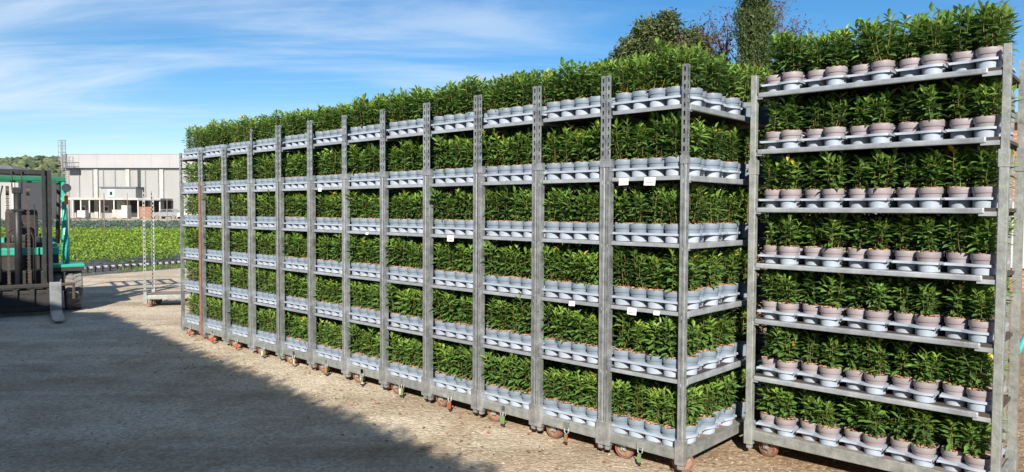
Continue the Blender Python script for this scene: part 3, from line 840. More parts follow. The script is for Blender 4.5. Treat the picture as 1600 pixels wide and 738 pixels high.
# ------------------------------------------------------------------ forklift
def forklift():
    root = empty('forklift', (-7.27, 10.58, 0), R(34.5))
    tag(root, 'turquoise green forklift with a black mast seen from the front', 'forklift')
    def part(name, b, m, parent=root, loc=None): return b.build(name, m, parent, loc)
    # tyres
    def tyre(x, y, r, w_):
        b = MB(); A = Matrix.Translation((0, 0, 0)) @ Matrix.Rotation(R(90), 4, 'Y')
        b.lathe([(r*.6, -w_/2), (r*.92, -w_/2), (r*.97, -w_*.42), (r*.97, w_*.42), (r*.92, w_/2), (r*.6, w_/2)], 36, M=A, cap0=False, cap1=False)
        for k in range(20):
            a = k * 2 * math.pi / 20
            for sgn in (-1, 1):
                Mx = Matrix.Rotation(a + (0 if sgn > 0 else math.pi / 20), 4, 'X') @ Matrix.Translation((sgn * w_ * .24, 0, r * .975)) @ Matrix.Rotation(sgn * .45, 4, 'Z')
                b.box((-w_*.22, -.022, -.014), (w_*.22, .022, .010), 0, Mx)
        wh = b.build('wheel', M['tyre'], root, (x, y, r))
        d = MB(); d.lathe([(r*.62, -w_*.36), (r*.3, -w_*.30), (r*.3, w_*.30), (r*.62, w_*.36)], 24, M=A); d.build('rim', M['wheel_tan'], wh)
    for s in (-1, 1):
        tyre(s * .655, 0.02, .295, .225); tyre(s * .405, 0.02, .295, .19); tyre(s * .45, 1.55, .23, .17)
    # fenders
    for s, nm in ((-1, 'fender'), (1, 'fender')):
        b = MB()
        x0, x1 = sorted((s * .30, s * .80))
        b.box((x0, -.20, .655), (x1, .42, .700), 0, bev=.012)
        b.box((x0, .40, .25), (x1, .44, .66), 0); 
        xi = sorted((s * .525, s * .548)); b.box((xi[0], -.18, .36), (xi[1], .10, .655), 1)
        xi = sorted((s * .28, s * .31)); b.box((xi[0], -.18, .30), (xi[1], .42, .655), 1)
        b.box((x0 + .005, -.195, .60), (x1 - .005, -.175, .655), 1)
        part(nm, b, [M['green'], M['black']])
    # chassis, cowl, hood, counterweight
    b = MB(); b.box((-.30, -.12, .22), (.30, 1.3, .62), bev=.02); part('chassis', b, M['black'])
    b = MB(); b.box((-.50, .20, .83), (.50, .34, .945), bev=.02); b.box((-.48, .22, .30), (.48, .32, .828), 1); part('front_cowl', b, [M['green'], M['black']])
    b = MB(); b.box((-.30, .345, .60), (.36, .42, 1.02), bev=.02); b.box((-.12, .35, 1.02), (.20, .44, 1.14), bev=.03); part('dashboard', b, M['black'])
    b = MB(); b.box((-.50, .80, .62), (.50, 1.75, .98), bev=.05); part('engine_hood', b, M['green'])
    b = MB(); b.box((-.53, 1.60, .28), (.53, 2.05, 1.05), bev=.08); part('counterweight', b, M['green'])
    st = MB(); st.box((-.22, .88, .98), (.26, 1.30, 1.09), bev=.04); st.box((-.20, 1.24, 1.05), (.24, 1.36, 1.52), bev=.05); part('seat', st, M['black'])
    sw = MB(); A = Matrix.Translation((0, .52, 1.12)) @ Matrix.Rotation(R(-58), 4, 'X')
    sw.tube([(.16*math.cos(t*math.pi/10), .16*math.sin(t*math.pi/10), 0) for t in range(21)], .013, 6, M=A); sw.tube([(0, .52, 1.12), (0, .32, .90)], .018, 8); part('steering_wheel', sw, M['black'])
    lv = MB()
    for k in range(4): lv.tube([(.26 + .045*k, .34, .90), (.25 + .045*k, .42, 1.12)], .007, 6); lv.lathe([(.001, -.02), (.016, -.01), (.016, .012), (.001, .022)], 8, M=Matrix.Translation((.25 + .045*k, .42, 1.13)))
    part('levers', lv, M['black'])
    # overhead guard
    gr = MB()
    gr.box((-.60, .50, 1.965), (.60, .60, 2.035), bev=.012); gr.box((-.60, 1.50, 1.965), (.60, 1.60, 2.035), bev=.012)
    for x in (-.56, -.34, -.11, .11, .34, .56): gr.box((x - .02, .6, 1.985), (x + .02, 1.5, 2.02))
    G = part('overhead_guard', gr, M['dgreen'])
    for s in (-1, 1):
        b = MB(); P_ = [(s*.575, .18, .70), (s*.575, .22, .95), (s*.572, .36, 1.45), (s*.57, .55, 1.97)]
        b.tube(P_, [.045, .05, .036, .034], 10); b.tube([(s*.575, .24, .80), (s*.575, .275, 1.12)], .058, 10)
        part('front_pillar', b, M['green'])
        b = MB(); b.tube([(s*.52, 1.62, .95), (s*.55, 1.56, 1.97)], .034, 10); part('rear_pillar', b, M['black'])
        lb = MB(); A = Matrix.Translation((s*.60, .30, 1.86)) @ Matrix.Rotation(R(90), 4, 'X')
        lb.lathe([(.03, -.05), (.062, -.01), (.066, .02), (.062, .03), (.058, .024)], 20, M=A, cap1=True); lamp = part('headlight', lb, M['lamp'])
        bk = MB(); bk.tube([(s*.575, .42, 1.80), (s*.60, .33, 1.80)], .012, 6); bk.build('lamp_bracket', M['black'], lamp)
        tb = MB(); tb.box((s*.595 - .026, .27, 1.60), (s*.595 + .026, .32, 1.755), bev=.012); part('turn_signal', tb, M['orange'])
    # mast
    mx = MB()
    for s in (-1, 1):
        for (xa, xb, ya, yb) in ((.315, .385, -.34, -.325), (.315, .385, -.245, -.23), (.370, .385, -.325, -.245)):
            x0, x1 = sorted((s*xa, s*xb)); mx.box((x0, ya, .12), (x1, yb, 2.10))
    mx.box((-.385, -.26, 2.02), (.385, -.215, 2.10), bev=.006); mx.box((-.385, -.225, .30), (.385, -.19, .40), bev=.006)
    part('outer_mast', mx, M['mast'])
    im = MB()
    for s in (-1, 1):
        x0, x1 = sorted((s*.262, s*.308)); im.box((x0, -.375, .12), (x1, -.30, 2.115), bev=.004)
    im.box((-.262, -.355, 2.03), (.262, -.31, 2.10), bev=.005); im.box((-.262, -.355, .35), (.262, -.32, .43), bev=.005)
    part('inner_mast', im, M['mast'])
    cy = MB(); cy.tube([(-.03, -.40, .42), (-.03, -.40, 1.76)], .046, 16); cy.box((-.095, -.45, 1.75), (.035, -.36, 1.84), bev=.012); cy.box((-.10, -.455, 1.50), (.04, -.365, 1.53)); part('lift_cylinder', cy, M['mast'])
    for x in (-.145, .095):
        b = MB()
        for k in range(52):
            z = .46 + k * .0252; o_ = .006 * (k % 2)
            b.box((x - .021 + o_, -.422, z), (x + .021 - o_, -.402, z + .020))
        b.lathe([(.060, -.02), (.066, -.02), (.066, .02), (.060, .02)], 20, M=Matrix.Translation((x, -.40, 1.79)) @ Matrix.Rotation(R(90), 4, 'Y'))
        part('lift_chain', b, M['chain'])
    hs = MB()
    for x in (-.09, .025): hs.tube([(x, -.38, 2.08), (x, -.40, 1.80)], .009, 6)
    hs.tube([(-.24, -.40, .5), (-.235, -.41, 1.2), (-.23, -.40, 1.7), (-.20, -.36, 1.86)], .011, 6); hs.tube([(.15, -.39, .5), (.155, -.40, 1.1), (.10, -.40, 1.3), (.0, -.39, 1.34)], .010, 6)
    hs.tube([(.17, -.38, .45), (.18, -.39, 1.0), (.17, -.38, 1.6)], .008, 6)
    part('hydraulic_hose', hs, M['black'])
    # carriage, backrest and forks
    ca = MB()
    ca.box((-.55, -.52, .40), (.40, -.47, .455), bev=.008); ca.box((-.55, -.52, .06), (.40, -.47, .13), bev=.008)
    for x in (-.5, -.3, -.1, .1, .3): ca.box((x, -.50, .13), (x + .05, -.475, .40))
    ca.box((-.55, -.47, .05), (.42, -.40, .30)); ca.box((-.56, -.465, .30), (.47, -.42, .36), bev=.01)
    part('carriage', ca, M['black'])
    br = MB(); br.box((.34, -.43, .40), (.66, -.38, .445), bev=.01); br.box((.62, -.43, .20), (.655, -.385, .40), bev=.006); part('side_bracket', br, M['chain'])
    for s in (-1, 1):
        b = MB(); xc = s * .405
        b.box((xc - .073, -.575, .035), (xc + .073, -.53, .475), bev=.006)
        n = 10; T_ = []
        for k in range(n + 1):
            t = k / n; y = -.53 - 1.05 * t; w_ = .073 * (1 if t < .8 else 1 - (t - .8) * 1.6); T_.append((y, w_, .078 - .036 * t))
        vs = []; fs = []
        for (y, w_, zt) in T_: vs += [(xc - w_, y, .034), (xc + w_, y, .034), (xc + w_, y, zt), (xc - w_, y, zt)]
        for k in range(n):
            for q in range(4):
                q2 = (q + 1) % 4; fs.append((k*4+q, k*4+q2, (k+1)*4+q2, (k+1)*4+q))
        fs += [(0, 1, 2, 3), (n*4+3, n*4+2, n*4+1, n*4)]
        b.add(vs, fs); part('fork', b, M['fork'])
    return root
forklift()

# ------------------------------------------------------------------ field of potted shrubs
def field_edge_x(y): return -8.75 + (y - 19.9) * 0.515
def scatter_crop(name, y0, y1, dens, zlo, zhi, size, tmean, material, xl, xr, seed, clump=0.35):
    r_ = np.random.default_rng(seed)
    A = (y1 - y0) * 40
    n = int(A * dens)
    y = r_.uniform(y0, y1, n); x = r_.uniform(-45, 6, n) if y1 > 30 else r_.uniform(-30, 0, n)
    n_keep = (x > xl(y)) & (x < xr(y)); x, y = x[n_keep], y[n_keep]
    # fewer leaves with distance: thin out the far ones, make them larger
    p = np.clip(18.0 / y, 0.25, 1.0) ; k = r_.random(len(x)) < p; x, y = x[k], y[k]; sc = 1 / np.sqrt(np.clip(18.0 / y, 0.25, 1.0))
    bump = 0.5 + 0.25 * np.sin(x / clump * 2.1 + 1.3 * np.sin(y / clump)) + 0.25 * np.sin(y / clump * 1.9 + 1.1 * np.sin(x / clump * .8))
    z = zlo + (zhi - zlo) * (0.35 * r_.random(len(x)) + 0.65 * bump)
    az = r_.uniform(0, 6.283, len(x)); el = r_.uniform(-.1, 1.1, len(x))
    D = np.stack([np.cos(az) * np.cos(el), np.sin(az) * np.cos(el), np.sin(el)], 1)
    P = np.stack([x, y, z], 1); Ls = size * r_.uniform(.7, 1.3, len(x)) * sc
    V, F, kk = leaf_arrays(P, D, Ls, Ls * .5, r_.uniform(-.6, .6, len(x)), True)
    T = np.clip(tmean + .30 * (bump - .5) + r_.uniform(-.25, .25, len(x)), 0, 1)
    o = link(name, np_mesh(name, V, F, [material], tone=np.repeat(T, kk)))
    return o
M['crop'] = leaf_mat('yellow_green_crop_leaf', [(0.0, (0.04, 0.09, 0.012)), (0.5, (0.145, 0.25, 0.024)), (1.0, (0.31, 0.41, 0.042))], rough=0.55, trans=0.25, objrand=0)
M['crop2'] = leaf_mat('blue_green_crop_leaf', [(0.0, (0.03, 0.06, 0.045)), (0.5, (0.075, 0.13, 0.10)), (1.0, (0.14, 0.20, 0.15))], rough=0.5, trans=0.15, objrand=0)
f1 = scatter_crop('crop_plants', 12.5, 42, 320, 0.12, 0.46, 0.085, 0.55, M['crop'], lambda y: -.80 * y - 1.5, lambda y: np.minimum(field_edge_x(y) - .15, -.36 * y), 21)
tag(f1, 'field of bright yellow-green young shrubs behind the gravel yard', 'crop', kind='stuff')
f2 = scatter_crop('leafy_crop', 44, 62, 260, 0.1, 0.55, 0.10, 0.5, M['crop2'], lambda y: -.80 * y - 1, lambda y: -.36 * y, 22, 0.5)
tag(f2, 'strip of blue-green leafy crop beyond the bright field', 'crop', kind='stuff')
b = MB()
ya, yb = 11.0, 30.0
b.add([(field_edge_x(ya) - 12, ya, .004), (field_edge_x(ya) + .75, ya - .3, .004), (field_edge_x(yb) + .75, yb, .004), (field_edge_x(yb) - 26, yb + 12, .004), (-36, 42.5, .004)], [(0, 1, 2, 3, 4)])
tag(b.build('field_soil', M['cloth']), kind='structure')
# white edging with dark stakes along the field
ed = empty('field_edging', (-9.3, 19.9, 0))
tag(ed, 'low white edging strip with black stakes along the front of the field', 'edging')
b = MB(); pts = []
for k in range(25):
    y = 13.0 + k * .5; pts.append((field_edge_x(y) + .02 * math.sin(k * 1.7) + 9.3, y - 19.9, 0.10 + .010 * math.sin(k * .9)))
b.tube(pts, .038, 8); b.build('strip', M['white'], ed)
sk = MB(); sk.box((-.028, -.028, 0), (.022, .028, .155), bev=.005); SK = sk.mesh('stake', M['black'])
for k in range(70):
    y = 13.1 + k * .165; link('stake', SK, ed, (field_edge_x(y) + 9.3 + .06, y - 19.9, 0))
# thin stakes standing in the field
for (x, y, h, lab) in ((-11.1, 17.9, 1.75, 'thin brown stake at the left of the field near the forklift'), (-17.1, 30.0, 2.2, 'thin dark stake in the middle of the field'),
                       (-21.5, 40.0, 2.4, 'thin dark stake at the back of the field, left of the empty trolley'), (-18.8, 39.0, 2.1, 'thin dark stake at the back of the field, right of the empty trolley')):
    b = MB(); b.tube([(0, 0, 0), (.01, 0, h * .5), (0, .02, h)], .016, 6)
    tag(b.build('field_stake', M['wood'], None, (x, y, 0)), lab, 'stake', 'stakes in the field')
# grass tufts at the edge of the yard
r_ = np.random.default_rng(31); n = 5200
t = r_.random(n); y = 13.2 + 9.5 * t; x = field_edge_x(y) + .62 + r_.normal(0, .16, n) + .22 * np.sin(y * 2.3) - .1
keep = np.sin(y * 1.7 + 1.0) + r_.normal(0, .5, n) > -.1; x, y = x[keep], y[keep]; n = len(x)
az = r_.uniform(0, 6.283, n); el = r_.uniform(.7, 1.5, n)
D = np.stack([np.cos(az) * np.cos(el), np.sin(az) * np.cos(el), np.sin(el)], 1)
Ls = r_.uniform(.04, .13, n)
V, F, kk = leaf_arrays(np.stack([x, y, np.zeros(n)], 1), D, Ls, np.full(n, .011), r_.uniform(-.6, .6, n), True)
tag(link('grass', np_mesh('grass', V, F, [M['crop']], tone=np.repeat(r_.uniform(.25, .8, n), kk))), 'tufts of grass between the gravel and the field', 'grass', kind='stuff')

# ------------------------------------------------------------------ warehouse
def warehouse():
    D = 115.0
    # local frame: x to the right along the front, origin at the left front corner, z up
    root = empty('warehouse', (-72.3, 115.0, 0), R(-4))
    tag(root, 'long white warehouse with flat parapet and canopies beyond the field', 'building')
    W = 46.0; HT = 10.15; PB = 8.0
    b = MB(); b.box((0.3, .5, 0), (W, 24, PB)); b.build('wall', M['white_panel'], root)
    b = MB(); b.box((0, 0, PB), (W, 24.4, HT)); b.box((-.05, -.06, HT), (W, 24.5, HT + .12)); 
    for k in range(1, 16): b.box((k * 3.0 - .02, -.025, PB), (k * 3.0 + .02, 0.01, HT))
    b.build('parapet', M['parapet'], root)
    b = MB(); b.box((0.2, .28, PB - .22), (W, .52, PB - .003)); b.build('gutter', M['roof'], root)
    for x in (5.6, 10.9, 16.5, 22, 27.5, 33):
        b = MB(); b.box((x - .32, .2, 0), (x + .32, .497, PB - .24)); b.build('pilaster', M['concrete'], root)
    for x in (2.7, 4.95, 6.75, 8.7, 13.75, 15.9):
        b = MB(); b.box((x - .07, .36, 3.0), (x + .07, .498, PB - .3)); b.build('downpipe', M['fork'], root)
    b = MB(); b.box((12.45, .40, 4.6), (12.95, .497, PB - .3)); b.build('window', M['glass'], root)
    # upper box with sign, canopy
    b = MB(); b.box((7.6, -1.5, 3.15), (13.3, .49, 4.75)); b.build('porch_box', M['white_panel'], root)
    b = MB(); b.box((7.4, -1.7, 4.755), (13.5, .49, 4.95)); b.build('porch_roof', M['roof'], root)
    b = MB(); b.box((8.75, -1.62, 3.35), (9.9, -1.505, 4.5), bev=.03); sg = b.build('sign', M['sign_teal'], root)
    b = MB(); b.box((9.1, -1.66, 3.62), (9.58, -1.625, 4.2)); b.build('emblem', M['black'], sg)
    b = MB(); b.box((1.6, -3.0, 2.92), (18.2, .49, 3.14)); b.box((1.6, -3.05, 2.86), (14.6, -2.95, 3.2)); b.build('canopy', M['concrete'], root)
    b = MB(); b.box((14.8, -3.2, 2.75), (18.3, .3, 2.91)); b.build('lean_to_roof', M['roof'], root)
    for x in (2.2, 3.9, 5.2, 6.6, 8.3, 10.6, 14.5, 18.0):
        b = MB(); b.box((x - .09, -2.9, 0), (x + .09, -2.72, 2.85)); b.build('column', M['white'], root)
    for x0, x1 in ((1.9, 3.0), (4.3, 5.4), (8.2, 9.2), (11.2, 14.0), (14.9, 17.9)):
        b = MB(); b.box((x0, .42, 0.2 if x1 - x0 > 2 else 1.0), (x1, .497, 2.8)); b.build('opening', M['dark'] if x1 - x0 < 3 else M['glass'], root)
    b = MB(); b.box((9.3, -.2, 0), (10.6, .49, 2.75)); b.build('door', M['white'], root)
    for x in (3.3, 5.9, 7.2):
        b = MB(); b.box((x - .45, .38, .9), (x + .45, .497, 2.0)); fr = b.build('window_frame', M['white'], root)
        b = MB(); b.lathe([(.3, 0), (.3, .05)], 20, M=Matrix.Translation((x, .375, 1.45)) @ Matrix.Rotation(R(90), 4, 'X')); b.build('fan', M['dark'], fr)
    # caged roof ladder and platform
    b = MB()
    for x in (.35, .95): b.box((x - .04, -.32, .3), (x + .04, -.24, 12.4))
    for k in range(40): b.box((.35, -.30, .5 + .3 * k), (.95, -.26, .54 + .3 * k))
    for z in (8.4, 9.4, 10.4, 11.4, 12.3): 
        b.box((.25, -1.0, z), (1.05, -.95, z + .06)); b.box((.25, -1.0, z), (.30, -.25, z + .06)); b.box((1.0, -1.0, z), (1.05, -.25, z + .06))
    for x in (.25, .65, 1.0): b.box((x, -1.0, 8.4), (x + .05, -.95, 12.36))
    b.build('roof_ladder', M['fork'], root)
    b = MB(); b.box((1.1, -1.4, 7.9), (3.0, -.06, 8.02))
    for z in (8.5, 9.0, 9.6): b.box((1.1, -1.4, z), (3.0, -1.34, z + .06))
    for x in (1.1, 1.7, 2.3, 2.95): b.box((x, -1.4, 8.0), (x + .06, -1.33, 9.66))
    b.build('platform', M['roof'], root)
    return root
wh = warehouse()
WM = Matrix.Translation((-72.3, 115.0, 0)) @ Matrix.Rotation(R(-4), 4, 'Z')
def wloc(x, y, z=0): return WM @ Vector((x, y, z))
# things standing in front of the warehouse
for (x, y, s, m_, lab) in ((3.4, -4.2, (.9, .8, 1.5), 'white', 'white cabinet standing under the left end of the warehouse canopy'), (6.3, -4.4, (1.3, .9, 1.2), 'white', 'low white cabinet between the canopy columns of the warehouse'),
        (12.2, -4.6, (1.6, 1.0, 1.35), 'concrete', 'grey stacked bins under the warehouse canopy by the openings'), (13.6, -4.9, (1.0, .9, 2.0), 'white', 'tall white cabinet under the right part of the warehouse canopy'),
        (16.6, -4.4, (2.0, .9, 1.8), 'terracotta', 'rust brown crate stack under the lean-to of the warehouse')):
    root = empty('cabinet' if m_ != 'terracotta' else 'crate_stack', wloc(x, y), R(-4)); tag(root, lab, 'cabinet' if m_ != 'terracotta' else 'crates')
    b = MB(); b.box((-s[0]/2, 0, .12), (s[0]/2, s[1], s[2]), bev=.03); b.build('body', M[m_], root)
    b = MB(); b.box((-s[0]*.4, -.03, .3), (-.02, -.003, s[2] - .15)); b.box((.02, -.03, .3), (s[0]*.4, -.003, s[2] - .15)); b.build('door', M[m_], root)
    b = MB()
    for sx in (-1, 1): b.box((sx*s[0]*.45 - .06, .05, 0), (sx*s[0]*.45 + .06, s[1] - .05, .12))
    b.build('foot', M['dark'], root)
def car(x, y, rz, paint, lab):
    root = empty('parked_car', wloc(x, y), rz); tag(root, lab, 'car', 'cars parked by the warehouse')
    prof = [(-2.1, .35), (-2.12, .75), (-1.95, .95), (-1.2, 1.0), (-.55, 1.45), (.9, 1.48), (1.75, 1.02), (2.08, .92), (2.12, .4)]
    b = MB(); n = len(prof); vs = [(px, -.82, pz) for px, pz in prof] + [(px, .82, pz) for px, pz in prof]
    b.add(vs, [tuple(range(n)), tuple(range(n, 2*n))[::-1]] + [(i, n+i, n+(i+1) % n, (i+1) % n) for i in range(n)]); b.build('body', M[paint], root)
    b = MB(); gp = [(-.98, 1.04), (-.5, 1.40), (.15, 1.43), (.15, 1.04)]; gp2 = [(.22, 1.04), (.22, 1.43), (.85, 1.42), (1.45, 1.06)]
    for q in (gp, gp2):
        for y0_ in (-.826, .806):
            b = MB(); b.add([(px, y0_, pz) for px, pz in q] + [(px, y0_ + .02, pz) for px, pz in q], [(3, 2, 1, 0), (4, 5, 6, 7), (0, 1, 5, 4), (1, 2, 6, 5), (2, 3, 7, 6), (3, 0, 4, 7)]); b.build('window', M['glass'], root)
    for px in (-1.3, 1.3):
        for yy in (-.76, .76):
            b = MB(); b.lathe([(.2, -.1), (.31, -.1), (.31, .1), (.2, .1)], 20, M=Matrix.Translation((0, 0, 0)) @ Matrix.Rotation(R(90), 4, 'X')); wv = b.build('wheel', M['tyre'], root, (px, yy, .31))
            b = MB(); b.lathe([(.2, -.08), (.2, .08)], 16, M=Matrix.Rotation(R(90), 4, 'X')); b.build('rim', M['fork'], wv)
car(20.6, -5.0, R(-6), 'car', 'grey car parked at the right end of the warehouse yard')
car(24.8, -5.5, R(-2), 'white', 'white car parked beyond the grey one, behind the planted row')

# ------------------------------------------------------------------ low barn at far left
bn = empty('barn', (-66, 90, 0), 0); tag(bn, 'low white building with dark slate hip roof below the hill at far left', 'building')
b = MB(); b.box((-9, 0, 0), (4.0, 8, 5.6)); b.build('wall', M['white_panel'], bn)
for x in (-6.5, -4, -1.5, 1, 3.4):
    b = MB(); b.box((x - .2, -.15, 0), (x + .2, -.003, 5.4)); b.build('pilaster', M['concrete'], bn)
b = MB(); b.add([(-9.6, -.6, 5.6), (4.6, -.6, 5.6), (4.6, 8.6, 5.6), (-9.6, 8.6, 5.6), (-5.5, 4, 7.1), (.2, 4, 7.1)], [(0, 1, 5, 4), (1, 2, 5), (2, 3, 4, 5), (3, 0, 4), (3, 2, 1, 0)]); b.build('roof', M['roof'], bn)

# ------------------------------------------------------------------ hill
def hill():
    m = bpy.data.materials.new('scrubby_hillside'); m.use_nodes = True
    nt = m.node_tree; L = nt.links; N = nt.nodes; bs = N['Principled BSDF']; bs.inputs['Roughness'].default_value = .95
    tc = N.new('ShaderNodeTexCoord')
    def noise(s, d=6):
        n = N.new('ShaderNodeTexNoise'); n.inputs['Scale'].default_value = s; n.inputs['Detail'].default_value = d; n.inputs['Roughness'].default_value = .65; L.new(tc.outputs['Object'], n.inputs['Vector']); return n.outputs['Fac']
    rp = N.new('ShaderNodeValToRGB'); e = rp.color_ramp.elements; e.new(.5); e.new(.6)
    for q, (p, c) in zip(e, ((.36, (.045, .06, .04)), (.48, (.10, .115, .055)), (.58, (.17, .165, .085)), (.70, (.32, .25, .17)))): q.position = p; q.color = (*c, 1)
    L.new(noise(.028), rp.inputs['Fac']); L.new(rp.outputs[0], bs.inputs['Base Color'])
    nx, ny = 150, 50
    xs = np.linspace(-1150, -150, nx); ys = np.linspace(480, 1000, ny)
    X, Y = np.meshgrid(xs, ys)
    r_ = np.random.default_rng(3)
    prof = np.clip((Y - 500) / 260, 0, 1); prof = prof * prof * (3 - 2 * prof)
    Hh = 49 + 4 * np.sin(X / 70 + 1.0) + 2.5 * np.sin(X / 27) - np.clip((X + 500) / 300, 0, 1) * 30
    Z = prof * Hh + prof * (r_.random(X.shape) ** 2) * 7 - 1
    V = np.stack([X, Y, Z], -1).reshape(-1, 3)
    I = np.arange(nx * ny).reshape(ny, nx)
    F = np.stack([I[:-1, :-1], I[:-1, 1:], I[1:, 1:], I[1:, :-1]], -1).reshape(-1, 4)
    o = link('hills', np_mesh('hills', V, F, [m])); tag(o, kind='structure')
    # scrub: many small dark clumps
    n = 1500
    xx = r_.uniform(-700, -380, n); yy = r_.uniform(520, 770, n)
    pr = np.clip((yy - 500) / 260, 0, 1); pr = pr * pr * (3 - 2 * pr)
    zz = pr * (49 + 4 * np.sin(xx / 70 + 1.0) + 2.5 * np.sin(xx / 27) - np.clip((xx + 500) / 300, 0, 1) * 30)
    bm = bmesh.new(); bmesh.ops.create_icosphere(bm, subdivisions=2, radius=1)
    iv = np.array([v.co[:] for v in bm.verts]); fi = np.array([[v.index for v in f.verts] for f in bm.faces]); bm.free()
    Vs = []; Fs = []; Ts = []
    for k in range(n):
        s = r_.uniform(1.8, 5.0); jit = 1 + r_.uniform(-.28, .28, (len(iv), 1))
        Vs.append(iv * jit * [s, s, s * r_.uniform(.7, 1.1)] + [xx[k], yy[k], zz[k] + s * .4]); Fs.append(fi + k * len(iv)); Ts.append(np.full(len(iv), r_.random()))
    lm = leaf_mat('hill_scrub_foliage', [(0, (.025, .045, .03)), (.5, (.06, .085, .04)), (1, (.12, .14, .06))], rough=.9, trans=0, objrand=0)
    o = link('hill_scrub', np_mesh('hill_scrub', np.concatenate(Vs), np.concatenate(Fs), [lm], tone=np.concatenate(Ts)))
    tag(o, 'dark scrub and small trees covering the far hillside', 'scrub', kind='stuff')
hill()

# ------------------------------------------------------------------ trees behind the trolleys
def limb(b, p, d, l, r0_, depth, rs_, tips, spread, nb, droop=0.0, shrink=.7):
    pts = [Vector(p)]; rad = [r0_]; d = Vector(d).normalized(); n = 4
    for i in range(n):
        d = (d + Vector((rs_.uniform(-.16, .16), rs_.uniform(-.16, .16), rs_.uniform(-.08, .12) - droop))).normalized()
        pts.append(pts[-1] + d * l / n); rad.append(r0_ * (1 - .45 * (i + 1) / n))
    b.tube(pts, rad, 5 if depth > 0 else 3, caps=False)
    tips.append((pts[-1], d, depth))
    if depth == 0:
        tips.append((pts[2], d, depth)); return
    for k in range(nb):
        a = rs_.uniform(0, 6.28); q = Vector((math.cos(a), math.sin(a), rs_.uniform(-.1, .5)))
        nd = (d * 1.0 + q * spread).normalized()
        j = rs_.choice((2, 3, 4, 4))
        limb(b, pts[j], nd, l * shrink * rs_.uniform(.8, 1.15), rad[j] * .72, depth - 1, rs_, tips, spread, nb, droop, shrink)
def leaf_cloud(name, centres, per, rad, size, material, parent, seed, tbase=.5, updir=0.3, aspect=.5):
    r_ = np.random.default_rng(seed); C = np.array([tuple(c) for c in centres]); n = len(C) * per
    P = np.repeat(C, per, 0) + r_.normal(0, 1, (n, 3)) * rad
    az = r_.uniform(0, 6.283, n); el = r_.normal(updir, .6, n)
    D = np.stack([np.cos(az) * np.cos(el), np.sin(az) * np.cos(el), np.sin(el)], 1)
    Ls = size * r_.uniform(.6, 1.4, n)
    V, F, k = leaf_arrays(P, D, Ls, Ls * aspect, r_.uniform(-1, 1, n), True)
    T = np.clip(np.repeat(r_.normal(tbase, .16, len(C)), per) + r_.normal(0, .14, n), 0, 1)
    return link(name, np_mesh(name, V, F, [material], tone=np.repeat(T, k)), parent)
M['oak'] = leaf_mat('olive_brown_leaf', [(0, (.03, .055, .02)), (.5, (.085, .125, .042)), (1, (.17, .18, .07))], rough=.6, trans=.15, objrand=0)
M['thuja'] = leaf_mat('dark_conifer_foliage', [(0, (.028, .06, .018)), (.5, (.07, .112, .034)), (1, (.135, .165, .05))], rough=.7, trans=.1, objrand=0)
M['plum'] = leaf_mat('purple_autumn_leaf', [(0, (.06, .035, .035)), (.5, (.12, .075, .06)), (1, (.22, .14, .09))], rough=.7, trans=.15, objrand=0)

def broadleaf():
    root = empty('broadleaf_tree', (6.2, 30, 0)); tag(root, 'round-crowned olive-brown broadleaf tree behind the planted row', 'tree')
    b = MB(); b.tube([(0, 0, 0), (.05, 0, 2.5), (.0, .05, 5.2)], [.24, .19, .15], 12); tips = []
    rs_ = random.Random(4)
    for k in range(11):
        a = k * 2.4; limb(b, (0, .03, 4.2 + .14 * k), (math.cos(a), math.sin(a), .6 + .08 * k), 1.15, .09, 2, rs_, tips, .85, 3, 0, .62)
    b.build('trunk', M['bark'], root)
    C = []
    for p, d, dep in tips:
        if dep > 1: continue
        C.append(p)
    # squeeze the crown centres into the lobed outline seen over the row
    lobes = [((-.25, 0, 8.75), .85), ((.75, .1, 8.5), .85), ((-1.0, 0, 8.0), .75), ((1.35, 0, 7.9), .75), ((0, 0, 7.6), 1.2), ((-1.75, .1, 7.2), .55), ((1.9, 0, 7.3), .7), ((.1, -.3, 9.15), .5), ((-.85, 0, 8.7), .6), ((1.4, 0, 8.5), .55), ((-1.5, 0, 7.7), .6)]
    CC = []
    r2 = random.Random(9)
    for (lx, ly, lz), lr in lobes:
        for k in range(int(70 * lr ** 1.5)):
            v = Vector((r2.gauss(0, 1), r2.gauss(0, 1), r2.gauss(0, 1))).normalized() * lr * (r2.random() ** .45)
            CC.append(Vector((lx, ly, lz)) + v)
    leaf_cloud('crown', CC + [c for c in C if c.z < 8.9 and abs(c.x) < 2.2], 60, .15, .15, M['oak'], root, 41)
broadleaf()
def conifer():
    root = empty('conifer_tree', (8.72, 26, 0)); tag(root, 'tall dense dark green conifer standing between the two plant stands', 'tree')
    b = MB(); b.tube([(0, 0, 0), (0, 0, 5), (0, 0, 10.4)], [.22, .15, .03], 10); b.build('trunk', M['bark'], root)
    r_ = random.Random(5); C = []
    for k in range(620):
        z = 1.0 + 9.6 * r_.random() ** .85
        R_ = .98 * max(.04, (1 - (z / 11.2) ** 2.2)) * (.82 + .25 * math.sin(z * 2.3 + 1)) 
        a = r_.uniform(0, 6.28); q = R_ * r_.random() ** .4
        C.append((q * math.cos(a), q * math.sin(a), z))
    leaf_cloud('crown', C, 95, .15, .15, M['thuja'], root, 42, .48, .8, .3)
conifer()
